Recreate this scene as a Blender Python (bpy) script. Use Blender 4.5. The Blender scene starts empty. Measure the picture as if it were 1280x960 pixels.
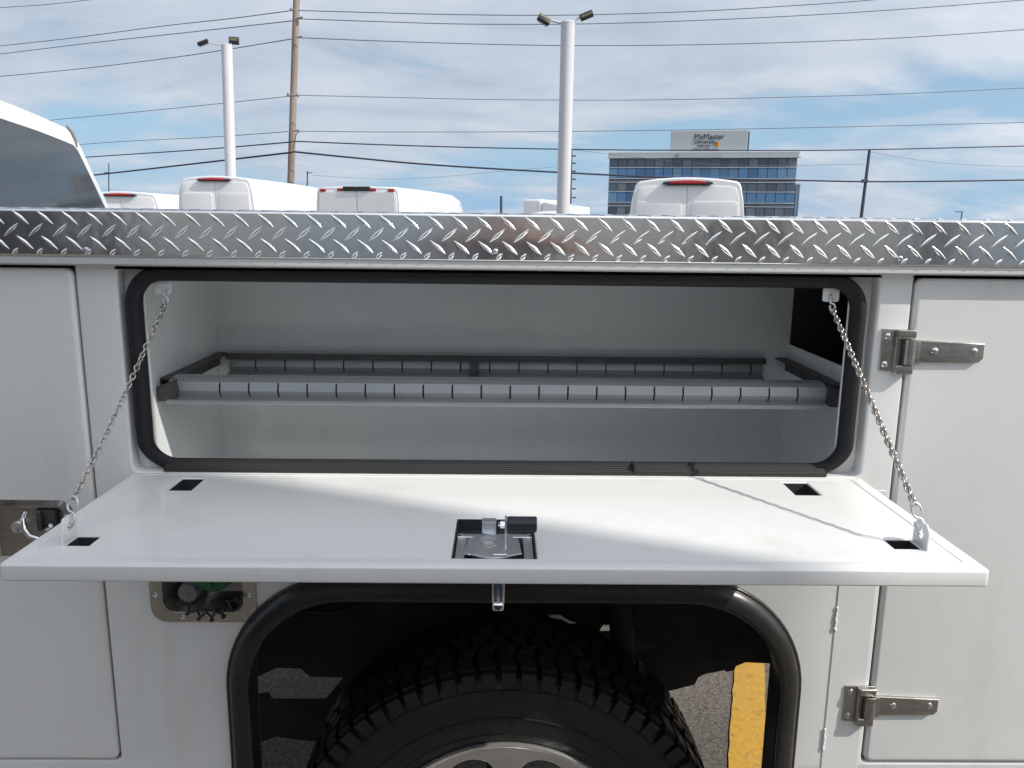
import bpy, bmesh, math, random
from mathutils import Vector, Matrix, Euler
random.seed(4)
R = math.radians
sc = bpy.context.scene
col = sc.collection
# The scene is laid out in units of 0.82 m (origin on the truck's side face); finish() scales it to metres.
UNIT = 0.82
GZ = -0.17                                   # ground level in layout units
# ------------------------------------------------------------------ camera
FPX = 995.0
PITCH = math.atan(199 / 995.0); YAW = R(0.8); ROLL = R(0.7)
CAM = Vector((0, -1.38, 1.70))
FWD = Vector((math.sin(YAW) * math.cos(PITCH), math.cos(YAW) * math.cos(PITCH), -math.sin(PITCH)))
RT = Vector((math.cos(YAW), -math.sin(YAW), 0)); UP = RT.cross(FWD)
RT, UP = RT * math.cos(ROLL) + UP * math.sin(ROLL), UP * math.cos(ROLL) - RT * math.sin(ROLL)
cd = bpy.data.cameras.new('camera'); cam = bpy.data.objects.new('camera', cd); col.objects.link(cam)
cd.sensor_width = 36; cd.lens = FPX / 1280 * 36; cd.clip_start = 0.02; cd.clip_end = 3000
m = Matrix((RT, UP, -FWD)).transposed().to_4x4(); m.translation = CAM
cam.matrix_world = m
sc.camera = cam
# ------------------------------------------------------------------ world, sun, exposure
SUN_TO = Vector((1.1, -0.46, 1.0)).normalized()
EL = math.asin(SUN_TO.z); AZ = math.atan2(SUN_TO.x, SUN_TO.y)
W = bpy.data.worlds.new('World'); sc.world = W; W.use_nodes = True
nt = W.node_tree; nt.nodes.clear()
def wn(t, **k):
    n = nt.nodes.new(t)
    for a, b in k.items(): setattr(n, a, b)
    return n
wo = wn('ShaderNodeOutputWorld'); bg = wn('ShaderNodeBackground')
sky = wn('ShaderNodeTexSky', sky_type='NISHITA', sun_disc=False, sun_elevation=EL, sun_rotation=AZ, air_density=1.1, dust_density=0.6, ozone_density=1.6)
tc = wn('ShaderNodeTexCoord'); sep = wn('ShaderNodeSeparateXYZ')
nt.links.new(tc.outputs['Generated'], sep.inputs[0])
def wmath(op, a, b=None, clamp=False):
    n = wn('ShaderNodeMath', operation=op, use_clamp=clamp)
    for i, v in enumerate((a, b)):
        if v is None: continue
        if isinstance(v, (int, float)): n.inputs[i].default_value = v
        else: nt.links.new(v, n.inputs[i])
    return n.outputs[0]
zz = wmath('ADD', wmath('MAXIMUM', sep.outputs['Z'], 0.0), 0.22)
cx = wmath('DIVIDE', sep.outputs['X'], zz); cy = wmath('DIVIDE', sep.outputs['Y'], zz)
comb = wn('ShaderNodeCombineXYZ'); nt.links.new(cx, comb.inputs[0]); nt.links.new(cy, comb.inputs[1])
def cloudnoise(scale, sx, sy, rot, off, detail, rough, dist=0.6):
    mp = wn('ShaderNodeMapping'); mp.inputs['Scale'].default_value = (sx, sy, 1); mp.inputs['Rotation'].default_value = (0, 0, rot); mp.inputs['Location'].default_value = off
    nt.links.new(comb.outputs[0], mp.inputs[0])
    n = wn('ShaderNodeTexNoise'); n.inputs['Scale'].default_value = scale; n.inputs['Detail'].default_value = detail; n.inputs['Roughness'].default_value = rough; n.inputs['Distortion'].default_value = dist
    nt.links.new(mp.outputs[0], n.inputs['Vector']); return n.outputs['Fac']
SKY_OFF = (9.0, 1.4, 0)
big = cloudnoise(0.8, 0.9, 0.9, 0.35, SKY_OFF, 5, 0.55, 0.5)
fine = cloudnoise(3.0, 0.7, 1.0, -0.25, (1.7, 4.1, 0), 6, 0.55, 0.5)
mixn = wmath('ADD', wmath('MULTIPLY', big, 0.72), wmath('MULTIPLY', fine, 0.28))
ramp = wn('ShaderNodeValToRGB'); ramp.color_ramp.elements[0].position = 0.41; ramp.color_ramp.elements[1].position = 0.52
ramp.color_ramp.elements[0].color = (0.08, 0.08, 0.08, 1); ramp.color_ramp.elements[1].color = (0.92, 0.92, 0.92, 1)
nt.links.new(mixn, ramp.inputs[0])
cshade = wn('ShaderNodeValToRGB'); cshade.color_ramp.elements[0].position = 0.28; cshade.color_ramp.elements[1].position = 0.74
CL0, CL1 = (3.8, 4.45, 5.4, 1), (5.9, 6.35, 7.0, 1)
cshade.color_ramp.elements[0].color = (CL0[0]/8, CL0[1]/8, CL0[2]/8, 1); cshade.color_ramp.elements[1].color = (CL1[0]/8, CL1[1]/8, CL1[2]/8, 1)
nt.links.new(fine, cshade.inputs[0])
cmul = wn('ShaderNodeVectorMath', operation='SCALE'); # thin cloud scatters forward: it is brighter the nearer it lies to the sun
sdot = wn('ShaderNodeVectorMath', operation='DOT_PRODUCT'); sdot.inputs[1].default_value = SUN_TO; nt.links.new(tc.outputs['Generated'], sdot.inputs[0])
cmul.inputs['Scale'].default_value = 8.0
gainf = wmath('MULTIPLY', wmath('POWER', wmath('MAXIMUM', sdot.outputs['Value'], 0.0), 1.5), 10.5)
glow = wn('ShaderNodeVectorMath', operation='SCALE'); glow.inputs[0].default_value = (1.0, 0.965, 0.90); nt.links.new(gainf, glow.inputs['Scale'])
csum = wn('ShaderNodeVectorMath', operation='ADD'); nt.links.new(cmul.outputs[0], csum.inputs[0]); nt.links.new(glow.outputs[0], csum.inputs[1])
nt.links.new(cshade.outputs[0], cmul.inputs[0])
mx = wn('ShaderNodeMix', data_type='RGBA')
hz = wn('ShaderNodeMix', data_type='RGBA'); hf = wmath('POWER', wmath('SUBTRACT', 1.0, wmath('ABSOLUTE', sep.outputs['Z'])), 4.0); nt.links.new(hf, hz.inputs[0]); nt.links.new(sky.outputs[0], hz.inputs[6]); hz.inputs[7].default_value = (2.5, 4.5, 6.7, 1)
nt.links.new(ramp.outputs[0], mx.inputs[0]); nt.links.new(hz.outputs[2], mx.inputs[6]); nt.links.new(csum.outputs[0], mx.inputs[7])
nt.links.new(mx.outputs[2], bg.inputs['Color']); bg.inputs['Strength'].default_value = 0.10
nt.links.new(bg.outputs[0], wo.inputs[0])
sd = bpy.data.lights.new('sun', 'SUN'); sd.energy = 3.3; sd.angle = R(0.5); sd.color = (1, 0.955, 0.88)
so = bpy.data.objects.new('sun', sd); col.objects.link(so); so.location = (8, -8, 20)
so.rotation_euler = (-SUN_TO).to_track_quat('-Z', 'Y').to_euler()
sc.view_settings.view_transform = 'Standard'; sc.view_settings.look = 'None'; sc.view_settings.exposure = 0.25
sc.render.engine = 'CYCLES'; sc.cycles.use_denoising = True; sc.cycles.sample_clamp_indirect = 8.0
sc.cycles.blur_glossy = 0.2; sc.cycles.max_bounces = 10
# ------------------------------------------------------------------ helpers
def ray(px, py): return FWD + RT * ((px - 640) / FPX) - UP * ((py - 480) / FPX)
def AT(px, py, d): return CAM + ray(px, py) * d          # point at forward distance d
def AY(px, py, y): r = ray(px, py); return CAM + r * ((y - CAM.y) / r.y)
def AX(px, py, x): r = ray(px, py); return CAM + r * ((x - CAM.x) / r.x)

def tag(o, label, cat, group=None):
    o['label'] = label; o['category'] = cat
    if group: o['group'] = group
    return o
def empty(name, loc=(0, 0, 0), rz=0, parent=None):
    o = bpy.data.objects.new(name, None); col.objects.link(o); o.location = loc; o.rotation_euler = (0, 0, rz)
    if parent: o.parent = parent
    return o
def finish_mesh(me, mat, smooth=35):
    if mat: me.materials.append(mat)
    if smooth is not None:
        for p in me.polygons: p.use_smooth = True
        me.set_sharp_from_angle(angle=R(smooth))
def obj(name, bm, mat, parent=None, smooth=35):
    me = bpy.data.meshes.new(name); bmesh.ops.recalc_face_normals(bm, faces=bm.faces[:]); bm.to_mesh(me); bm.free()
    finish_mesh(me, mat, smooth)
    o = bpy.data.objects.new(name, me); col.objects.link(o)
    if parent: o.parent = parent
    return o
def B(): return bmesh.new()
def box(bm, x0, x1, y0, y1, z0, z1, bev=0, seg=2):
    r = bmesh.ops.create_cube(bm, size=1)
    for v in r['verts']:
        v.co = Vector(((x0 + x1) / 2 + v.co.x * (x1 - x0), (y0 + y1) / 2 + v.co.y * (y1 - y0), (z0 + z1) / 2 + v.co.z * (z1 - z0)))
    if bev:
        es = list({e for v in r['verts'] for e in v.link_edges})
        bmesh.ops.bevel(bm, geom=es, offset=bev, segments=seg, affect='EDGES', profile=0.6)
    return bm
def cyl(bm, p0, p1, r0, r1=None, n=16, caps=True):
    p0 = Vector(p0); p1 = Vector(p1); r1 = r0 if r1 is None else r1
    d = (p1 - p0); q = d.to_track_quat('Z', 'Y').to_matrix()
    a = []; b = []
    for i in range(n):
        t = 2 * math.pi * i / n; c = Vector((math.cos(t), math.sin(t), 0))
        a.append(bm.verts.new(p0 + q @ (c * r0))); b.append(bm.verts.new(p1 + q @ (c * r1)))
    for i in range(n):
        j = (i + 1) % n; bm.faces.new((a[i], a[j], b[j], b[i]))
    if caps:
        bm.faces.new(a[::-1]); bm.faces.new(b)
    return bm
def tube(bm, pts, r, n=8, closed=False):
    pts = [Vector(p) for p in pts]; N = len(pts); rings = []
    up = Vector((0, 0, 1)); prev = None
    for i, p in enumerate(pts):
        if closed: t = pts[(i + 1) % N] - pts[i - 1]
        else: t = pts[min(i + 1, N - 1)] - pts[max(i - 1, 0)]
        t.normalize()
        if prev is None:
            a = t.cross(up)
            if a.length < .01: a = t.cross(Vector((1, 0, 0)))
        else: a = prev - t * prev.dot(t)
        a.normalize(); prev = a; b = t.cross(a)
        rr = r[i] if isinstance(r, (list, tuple)) else r
        rings.append([bm.verts.new(p + a * math.cos(2 * math.pi * k / n) * rr + b * math.sin(2 * math.pi * k / n) * rr) for k in range(n)])
    M = N if closed else N - 1
    for i in range(M):
        A = rings[i]; C2 = rings[(i + 1) % N]
        for k in range(n): bm.faces.new((A[k], A[(k + 1) % n], C2[(k + 1) % n], C2[k]))
    if not closed:
        bm.faces.new(rings[0][::-1]); bm.faces.new(rings[-1])
    return bm
def rrect(x0, x1, z0, z1, r, n=6):
    out = []
    for cx_, cz_, a0 in ((x1 - r, z1 - r, 0), (x0 + r, z1 - r, 90), (x0 + r, z0 + r, 180), (x1 - r, z0 + r, 270)):
        for i in range(n + 1):
            a = R(a0 + 90 * i / n); out.append((cx_ + r * math.cos(a), cz_ + r * math.sin(a)))
    return out
def sheet(name, outline, holes, front, th, bev, mat, parent, plane='xz', segs=2):
    """a plate cut to an outline with holes and rounded edges; plane xz faces -y, plane xy faces +z, plane yz faces +x"""
    cu = bpy.data.curves.new('tmp', 'CURVE'); cu.dimensions = '2D'; cu.fill_mode = 'BOTH'
    cu.extrude = max(th / 2 - bev, 0.00001); cu.bevel_depth = bev; cu.bevel_resolution = segs; cu.offset = -bev
    for pl in [outline] + list(holes):
        s = cu.splines.new('POLY'); s.points.add(len(pl) - 1); s.use_cyclic_u = True
        for p, q in zip(s.points, pl): p.co = (q[0], q[1], 0, 1)
    t = bpy.data.objects.new('tmp', cu); col.objects.link(t)
    dg = bpy.context.evaluated_depsgraph_get(); me = bpy.data.meshes.new_from_object(t.evaluated_get(dg))
    bpy.data.objects.remove(t); bpy.data.curves.remove(cu)
    for v in me.vertices:
        X, Y, Z = v.co
        if plane == 'xz': v.co = (X, front + th / 2 - Z, Y)
        elif plane == 'xy': v.co = (X, Y, front - th / 2 + Z)
        else: v.co = (front - th / 2 + Z, X, Y)
    bm = B(); bm.from_mesh(me); bmesh.ops.remove_doubles(bm, verts=bm.verts[:], dist=1e-5); bpy.data.meshes.remove(me)
    return obj(name, bm, mat, parent, 40)
def sweep(bm, path, section, closed=True, arc=None):
    """sweep a section [(n, y)] along a path [(x, z)]; n is measured along the outward side of the path"""
    N = len(path); rings = []
    for i, p in enumerate(path):
        a = Vector(path[(i - 1) % N] if closed or i else path[0]); b = Vector(path[(i + 1) % N] if closed or i < N - 1 else path[-1])
        t = (b - a).normalized(); nrm = Vector((t.y, -t.x))
        sc_ = section(p) if callable(section) else section
        rings.append([bm.verts.new((p[0] + nrm.x * s[0], s[1], p[1] + nrm.y * s[0])) for s in sc_])
    M = N if closed else N - 1; K = len(sc_)
    for i in range(M):
        A = rings[i]; C2 = rings[(i + 1) % N]
        for k in range(K): bm.faces.new((A[k], A[(k + 1) % K], C2[(k + 1) % K], C2[k]))
    if not closed:
        bm.faces.new(rings[0]); bm.faces.new(rings[-1][::-1])
    return bm
def ellipse(rn, ry, cy_, n=14, p=1.0):
    return [(rn * math.cos(2 * math.pi * i / n), cy_ + ry * math.sin(2 * math.pi * i / n)) for i in range(n)]
def lathe(bm, prof, c, axis='y', n=48, closed=False):
    """revolve [(radius, along)] about an axis through c"""
    rings = []
    for i in range(n):
        a = 2 * math.pi * i / n
        ring = []
        for r_, h in prof:
            if axis == 'y': ring.append(bm.verts.new((c[0] + r_ * math.cos(a), c[1] + h, c[2] + r_ * math.sin(a))))
            elif axis == 'x': ring.append(bm.verts.new((c[0] + h, c[1] + r_ * math.cos(a), c[2] + r_ * math.sin(a))))
            else: ring.append(bm.verts.new((c[0] + r_ * math.cos(a), c[1] + r_ * math.sin(a), c[2] + h)))
        rings.append(ring)
    K = len(prof)
    for i in range(n):
        A = rings[i]; C2 = rings[(i + 1) % n]
        for k in range(K if closed else K - 1): bm.faces.new((A[k], A[(k + 1) % K], C2[(k + 1) % K], C2[k]))
    bmesh.ops.remove_doubles(bm, verts=bm.verts[:], dist=1e-6)
    return bm
# ------------------------------------------------------------------ materials
def mat(name, color, rough=0.5, metal=0.0, noise=None, bump=None, coat=0.0, spec=0.5, rvar=None, extra=None):
    """noise = (scale, amount, second colour); bump = (scale, strength, distance)"""
    ma = bpy.data.materials.new(name); ma.use_nodes = True; t = ma.node_tree
    p = t.nodes['Principled BSDF']; p.inputs['Base Color'].default_value = (*color, 1)
    p.inputs['Roughness'].default_value = rough; p.inputs['Metallic'].default_value = metal
    p.inputs['Coat Weight'].default_value = coat; p.inputs['Coat Roughness'].default_value = 0.06; p.inputs['Specular IOR Level'].default_value = spec
    tc_ = t.nodes.new('ShaderNodeTexCoord')
    def nz(scale, detail=6, rough_=0.6, sx=(1, 1, 1)):
        mp = t.nodes.new('ShaderNodeMapping'); mp.inputs['Scale'].default_value = sx; t.links.new(tc_.outputs['Object'], mp.inputs[0])
        n = t.nodes.new('ShaderNodeTexNoise'); n.inputs['Scale'].default_value = scale; n.inputs['Detail'].default_value = detail; n.inputs['Roughness'].default_value = rough_
        t.links.new(mp.outputs[0], n.inputs['Vector']); return n.outputs['Fac']
    if noise:
        r_ = t.nodes.new('ShaderNodeValToRGB'); r_.color_ramp.elements[0].position = 0.5 - noise[1]; r_.color_ramp.elements[1].position = 0.5 + noise[1]
        r_.color_ramp.elements[0].color = (*color, 1); r_.color_ramp.elements[1].color = (*noise[2], 1)
        t.links.new(nz(noise[0], sx=noise[3] if len(noise) > 3 else (1, 1, 1)), r_.inputs[0]); t.links.new(r_.outputs[0], p.inputs['Base Color'])
    if rvar:
        mr = t.nodes.new('ShaderNodeMapRange'); mr.inputs['To Min'].default_value = rvar[1]; mr.inputs['To Max'].default_value = rvar[2]
        mr.inputs['From Min'].default_value = 0.3; mr.inputs['From Max'].default_value = 0.7
        t.links.new(nz(rvar[0], sx=rvar[3] if len(rvar) > 3 else (1, 1, 1)), mr.inputs[0]); t.links.new(mr.outputs[0], p.inputs['Roughness'])
    if bump:
        bn = t.nodes.new('ShaderNodeBump'); bn.inputs['Strength'].default_value = bump[1]; bn.inputs['Distance'].default_value = bump[2]
        t.links.new(nz(bump[0], 4, 0.6, bump[3] if len(bump) > 3 else (1, 1, 1)), bn.inputs['Height']); t.links.new(bn.outputs[0], p.inputs['Normal'])
    return ma
M = {}
M['paint'] = mat('white_body_paint', (0.80, 0.80, 0.785), 0.36, coat=0.35, noise=(3.0, 0.25, (0.775, 0.775, 0.76)), bump=(70, 0.05, 0.0008), rvar=(2.5, 0.3, 0.45))
M['inner'] = mat('white_compartment_paint', (0.75, 0.775, 0.775), 0.22, coat=0.5, noise=(2.0, 0.3, (0.70, 0.725, 0.73)), bump=(7, 0.25, 0.003))
M['van'] = mat('white_van_paint', (0.82, 0.82, 0.83), 0.3, coat=0.6, noise=(1.0, 0.3, (0.79, 0.79, 0.80)))
M['vanside'] = M['van']
M['plate'] = mat('bright_diamond_plate', (0.90, 0.89, 0.87), 0.16, 0.94, noise=(4, 0.3, (0.86, 0.85, 0.83)), bump=(5, 0.4, 0.005), rvar=(9, 0.10, 0.24))
M['rail'] = mat('painted_rail', (0.66, 0.67, 0.64), 0.35, coat=0.3)
M['rubber'] = mat('black_rubber_seal', (0.016, 0.016, 0.019), 0.62, bump=(300, 0.3, 0.0008), spec=0.3)
M['sill'] = mat('ribbed_rubber', (0.035, 0.033, 0.03), 0.65)
M['flare'] = mat('black_plastic_flare', (0.013, 0.012, 0.011), 0.3, noise=(12, 0.25, (0.026, 0.024, 0.021)), rvar=(8, 0.2, 0.36))
M['steel'] = mat('stainless_steel', (0.54, 0.51, 0.47), 0.3, 1.0, noise=(14, 0.2, (0.46, 0.44, 0.41)), rvar=(30, 0.22, 0.42, (1, 1, 6)))
M['zinc'] = mat('zinc_plated_steel', (0.76, 0.78, 0.80), 0.32, 0.9, noise=(30, 0.2, (0.62, 0.65, 0.69)))
M['chrome'] = mat('chrome', (0.8, 0.8, 0.8), 0.1, 1.0)
M['chain'] = mat('plated_chain', (0.60, 0.57, 0.54), 0.25, 1.0, noise=(60, 0.2, (0.40, 0.36, 0.33)))
M['galv'] = mat('galvanised_rail', (0.44, 0.46, 0.465), 0.40, 0.5, noise=(18, 0.25, (0.34, 0.36, 0.365), (0.3, 1, 1)), bump=(40, 0.1, 0.001))
M['galvdark'] = mat('dull_bracket_steel', (0.10, 0.10, 0.10), 0.5, 0.5, noise=(25, 0.2, (0.05, 0.05, 0.055)))
M['dark'] = mat('dark_cavity_shade', (0.03, 0.032, 0.035), 0.6)  # dark tone stands in for shade inside pockets and channels
M['under'] = mat('black_underbody', (0.014, 0.0135, 0.013), 0.75, noise=(10, 0.15, (0.035, 0.032, 0.028)), bump=(20, 0.5, 0.01))
M['grip'] = mat('black_vinyl_grip', (0.02, 0.022, 0.03), 0.42)
M['tyre'] = mat('tyre_rubber', (0.009, 0.0095, 0.0105), 0.5, noise=(8, 0.3, (0.016, 0.0155, 0.015)), bump=(60, 0.5, 0.003), rvar=(25, 0.25, 0.7))
M['alloy'] = mat('alloy_rim', (0.78, 0.77, 0.74), 0.26, 0.8)
M['green'] = mat('green_plastic_cap', (0.015, 0.13, 0.05), 0.45)
M['greyplastic'] = mat('grey_plastic', (0.22, 0.23, 0.23), 0.5)
M['black'] = mat('black_plastic', (0.02, 0.02, 0.022), 0.45)
M['glass'] = mat('tinted_glass', (0.035, 0.042, 0.05), 0.06, spec=0.8, noise=(1.2, 0.3, (0.05, 0.06, 0.068)))
M['red'] = mat('red_lens', (0.42, 0.012, 0.015), 0.2, coat=0.5)
M['post'] = mat('white_painted_post', (0.62, 0.61, 0.64), 0.45, noise=(2, 0.3, (0.55, 0.54, 0.57), (1, 1, 0.3)))
M['wood'] = mat('weathered_wood_pole', (0.20, 0.15, 0.12), 0.85, noise=(6, 0.25, (0.34, 0.28, 0.24), (1, 1, 0.08)), bump=(30, 0.6, 0.02, (1, 1, 0.05)))
M['darkpole'] = mat('dark_far_pole', (0.06, 0.065, 0.08), 0.8)
M['wire'] = mat('black_cable', (0.015, 0.02, 0.05), 0.6)
M['greywire'] = mat('grey_wire', (0.10, 0.12, 0.16), 0.6)
M['lamp'] = mat('floodlight_lens', (0.22, 0.20, 0.13), 0.3)
M['yellow'] = mat('yellow_road_paint', (0.66, 0.37, 0.045), 0.75, noise=(30, 0.16, (0.52, 0.30, 0.05)), bump=(60, 0.5, 0.004))
M['white_line'] = mat('white_road_paint', (0.6, 0.6, 0.58), 0.75, noise=(14, 0.2, (0.4, 0.4, 0.38)))
M['cladding'] = mat('pale_metal_cladding', (0.42, 0.45, 0.47), 0.5, noise=(0.3, 0.3, (0.38, 0.41, 0.44)))
M['window'] = mat('office_window', (0.06, 0.085, 0.13), 0.2, spec=0.7, noise=(0.25, 0.25, (0.11, 0.135, 0.175)))
M['blueglass'] = mat('blue_spandrel_glass', (0.06, 0.16, 0.32), 0.2, spec=0.7, noise=(0.15, 0.3, (0.10, 0.22, 0.40)))
M['mullion'] = mat('light_mullion', (0.5, 0.54, 0.58), 0.5)
M['navy'] = mat('navy_lettering', (0.01, 0.015, 0.06), 0.5)
M['gold'] = mat('gold_crest', (0.65, 0.30, 0.04), 0.5)
M['maroon'] = mat('maroon_crest', (0.2, 0.03, 0.05), 0.5)
M['wallbeige'] = mat('beige_stucco', (0.80, 0.76, 0.69), 0.85, noise=(1.5, 0.3, (0.70, 0.67, 0.60)))
M['paleglass'] = mat('pale_glass', (0.50, 0.60, 0.66), 0.15, spec=0.8)
M['skin'] = mat('skin', (0.50, 0.26, 0.19), 0.5, noise=(20, 0.3, (0.45, 0.22, 0.16)))
M['shirt'] = mat('dark_navy_shirt', (0.02, 0.022, 0.035), 0.85, bump=(40, 0.3, 0.01))
M['jeans'] = mat('blue_jeans', (0.05, 0.07, 0.13), 0.85)
M['hair'] = mat('dark_hair', (0.02, 0.014, 0.01), 0.7)
# asphalt: aggregate speckle, patches and cracks
def asphalt():
    ma = mat('asphalt', (0.10, 0.092, 0.085), 0.9); t = ma.node_tree; p = t.nodes['Principled BSDF']
    tc_ = t.nodes.new('ShaderNodeTexCoord')
    v = t.nodes.new('ShaderNodeTexVoronoi'); v.inputs['Scale'].default_value = 170; t.links.new(tc_.outputs['Object'], v.inputs['Vector'])
    n = t.nodes.new('ShaderNodeTexNoise'); n.inputs['Scale'].default_value = 1.3; n.inputs['Detail'].default_value = 8; t.links.new(tc_.outputs['Object'], n.inputs['Vector'])
    r1 = t.nodes.new('ShaderNodeValToRGB'); r1.color_ramp.elements[0].color = (0.075, 0.067, 0.06, 1); r1.color_ramp.elements[1].color = (0.24, 0.215, 0.19, 1)
    s = t.nodes.new('ShaderNodeSeparateColor'); t.links.new(v.outputs['Color'], s.inputs[0]); t.links.new(s.outputs[0], r1.inputs[0])
    r2 = t.nodes.new('ShaderNodeValToRGB'); r2.color_ramp.elements[0].position = .3; r2.color_ramp.elements[1].position = .7; r2.color_ramp.elements[0].color = (0.7, 0.7, 0.7, 1); r2.color_ramp.elements[1].color = (1.15, 1.12, 1.08, 1)
    t.links.new(n.outputs['Fac'], r2.inputs[0])
    mm = t.nodes.new('ShaderNodeMix'); mm.data_type = 'RGBA'; mm.blend_type = 'MULTIPLY'; mm.inputs[0].default_value = 1
    t.links.new(r1.outputs[0], mm.inputs[6]); t.links.new(r2.outputs[0], mm.inputs[7]); t.links.new(mm.outputs[2], p.inputs['Base Color'])
    b = t.nodes.new('ShaderNodeBump'); b.inputs['Strength'].default_value = .5; b.inputs['Distance'].default_value = .006; t.links.new(s.outputs[1], b.inputs['Height']); t.links.new(b.outputs[0], p.inputs['Normal'])
    return ma
M['asphalt'] = asphalt()
def weather(ma, tint, amt, scale, stretch):
    t = ma.node_tree; p = t.nodes['Principled BSDF']; src = p.inputs['Base Color'].links[0].from_socket
    tc_ = t.nodes.new('ShaderNodeTexCoord'); last = src
    for (sc_, st_, lo, hi, a_) in ((scale, stretch, 0.56, 0.74, amt), (scale * 9, (1, 1, 1), 0.70, 0.74, amt * 1.2), (1.2, (1, 1, 1), 0.45, 0.75, amt * 0.5)):
        mp = t.nodes.new('ShaderNodeMapping'); mp.inputs['Scale'].default_value = st_; t.links.new(tc_.outputs['Object'], mp.inputs[0])
        n = t.nodes.new('ShaderNodeTexNoise'); n.inputs['Scale'].default_value = sc_; n.inputs['Detail'].default_value = 8; n.inputs['Roughness'].default_value = 0.65; t.links.new(mp.outputs[0], n.inputs['Vector'])
        mr = t.nodes.new('ShaderNodeMapRange'); mr.inputs['From Min'].default_value = lo; mr.inputs['From Max'].default_value = hi; mr.inputs['To Max'].default_value = a_; t.links.new(n.outputs['Fac'], mr.inputs[0])
        mm = t.nodes.new('ShaderNodeMix'); mm.data_type = 'RGBA'; t.links.new(mr.outputs[0], mm.inputs[0]); t.links.new(last, mm.inputs[6]); mm.inputs[7].default_value = (*tint, 1); last = mm.outputs[2]
    t.links.new(last, p.inputs['Base Color'])
weather(M['paint'], (0.52, 0.50, 0.46), 0.30, 9, (1.0, 1.0, 0.22))
weather(M['yellow'], (0.12, 0.10, 0.08), 0.75, 22, (1, 1, 1))
weather(M['inner'], (0.45, 0.45, 0.43), 0.30, 7, (1, 1, 0.5))
weather(M['van'], (0.55, 0.54, 0.52), 0.30, 3, (1, 1, 0.3))
# ------------------------------------------------------------------ ground
bm = B(); box(bm, -700, 700, -500, 900, GZ - 0.3, GZ); g = obj('ground', bm, M['asphalt'], None, None); g['kind'] = 'structure'
def stripe(name, p0, p1, w, m_, wob=0.004):
    p0 = Vector(p0); p1 = Vector(p1); d = (p1 - p0); L = d.length; d.normalize(); nn = Vector((-d.y, d.x))
    bm = B(); N = max(2, int(L / 0.06)) if L < 6 else 40; prev = None
    for i in range(N + 1):
        q = p0 + d * L * i / N
        a = q + nn * (w / 2 + random.uniform(-wob, wob)); b = q - nn * (w / 2 + random.uniform(-wob, wob))
        cur = (bm.verts.new((a.x, a.y, GZ + 0.005)), bm.verts.new((b.x, b.y, GZ + 0.005)))
        if prev: bm.faces.new((prev[0], prev[1], cur[1], cur[0]))
        prev = cur
    o = obj(name, bm, m_, None, None); o['kind'] = 'structure'; return o
stripe('yellow_parking_line', (0.604, 0.22), (1.41, 2.766), 0.128, M['yellow'])
for i in range(7):
    stripe('yellow_parking_line', (-9 + i * 3.4, 14), (-8.4 + i * 3.4, 21), 0.125, M['yellow'])
# ------------------------------------------------------------------ SERVICE TRUCK
truck = empty('service_truck', (0, 1.2, GZ)); OFF = Vector((0, 1.2, GZ))
tag(truck, 'white service body truck parked up close with its drop-down compartment door open', 'truck')
def part(o): return o
XL, XR = -1.62, 1.55                         # body ends
def arch(n=0.0, zb=0.20, seg=10):
    x0, x1, zt, r = -0.475 - n, 0.540 + n, 1.022 + n, 0.19 + n
    pts = [(x1, zb), (x1, (zb + zt - r) / 2)]
    for i in range(seg + 1):
        a = R(90 * i / seg); pts.append((x1 - r + r * math.cos(a), zt - r + r * math.sin(a)))
    for i in range(seg + 1):
        a = R(90 + 90 * i / seg); pts.append((x0 + r + r * math.cos(a), zt - r + r * math.sin(a)))
    pts += [(x0, (zb + zt - r) / 2), (x0, zb)]
    return pts
HOLE_L = rrect(-1.40, -0.7305, 0.671, 1.6245, 0.012, 4)
HOLE_R = rrect(0.7145, 1.42, 0.672, 1.6235, 0.012, 4)
HOLE_C = rrect(-0.660, 0.655, 1.2565, 1.6245, 0.014, 4)
HOLE_F = rrect(-0.627, -0.473, 0.983, 1.123, 0.025, 5)
outline = [(XR, 0.50), (XR, 1.628), (XL, 1.628), (XL, 0.50)]
ar = arch(0.005, 0.50)
outline = [(XL, 0.50)] + ar[::-1] + [(XR, 0.50), (XR, 1.628), (XL, 1.628)]
sheet('side_panel', outline, [HOLE_L, HOLE_R, HOLE_C, HOLE_F], 0.0, 0.03, 0.005, M['paint'], truck, segs=3)
# body carcass behind the side panel (frame of the boxes)
sheet('jamb_flange', rrect(-0.672, 0.668, 1.235, 1.627, 0.01, 2), [rrect(-0.629, 0.618, 1.262, 1.607, 0.035, 6)], 0.030, 0.006, 0.001, M['paint'], truck)
# compartment interior
bm = B(); box(bm, -0.69, 0.668, 0.440, 0.446, 1.09, 1.635); obj('back_wall', bm, M['inner'], truck)
bm = B(); box(bm, -0.656, -0.652, 0.036, 0.440, 1.09, 1.635); obj('side_wall', bm, M['inner'], truck)
bm = B(); box(bm, 0.664, 0.668, 0.036, 0.440, 1.09, 1.437); obj('side_wall', bm, M['inner'], truck)
bm = B(); box(bm, -0.672, 0.668, 0.036, 0.440, 1.085, 1.09); obj('compartment_floor', bm, M['inner'], truck)
bm = B(); box(bm, -0.672, 1.5, 0.031, 0.446, 1.630, 1.634); obj('compartment_ceiling', bm, M['inner'], truck)
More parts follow.
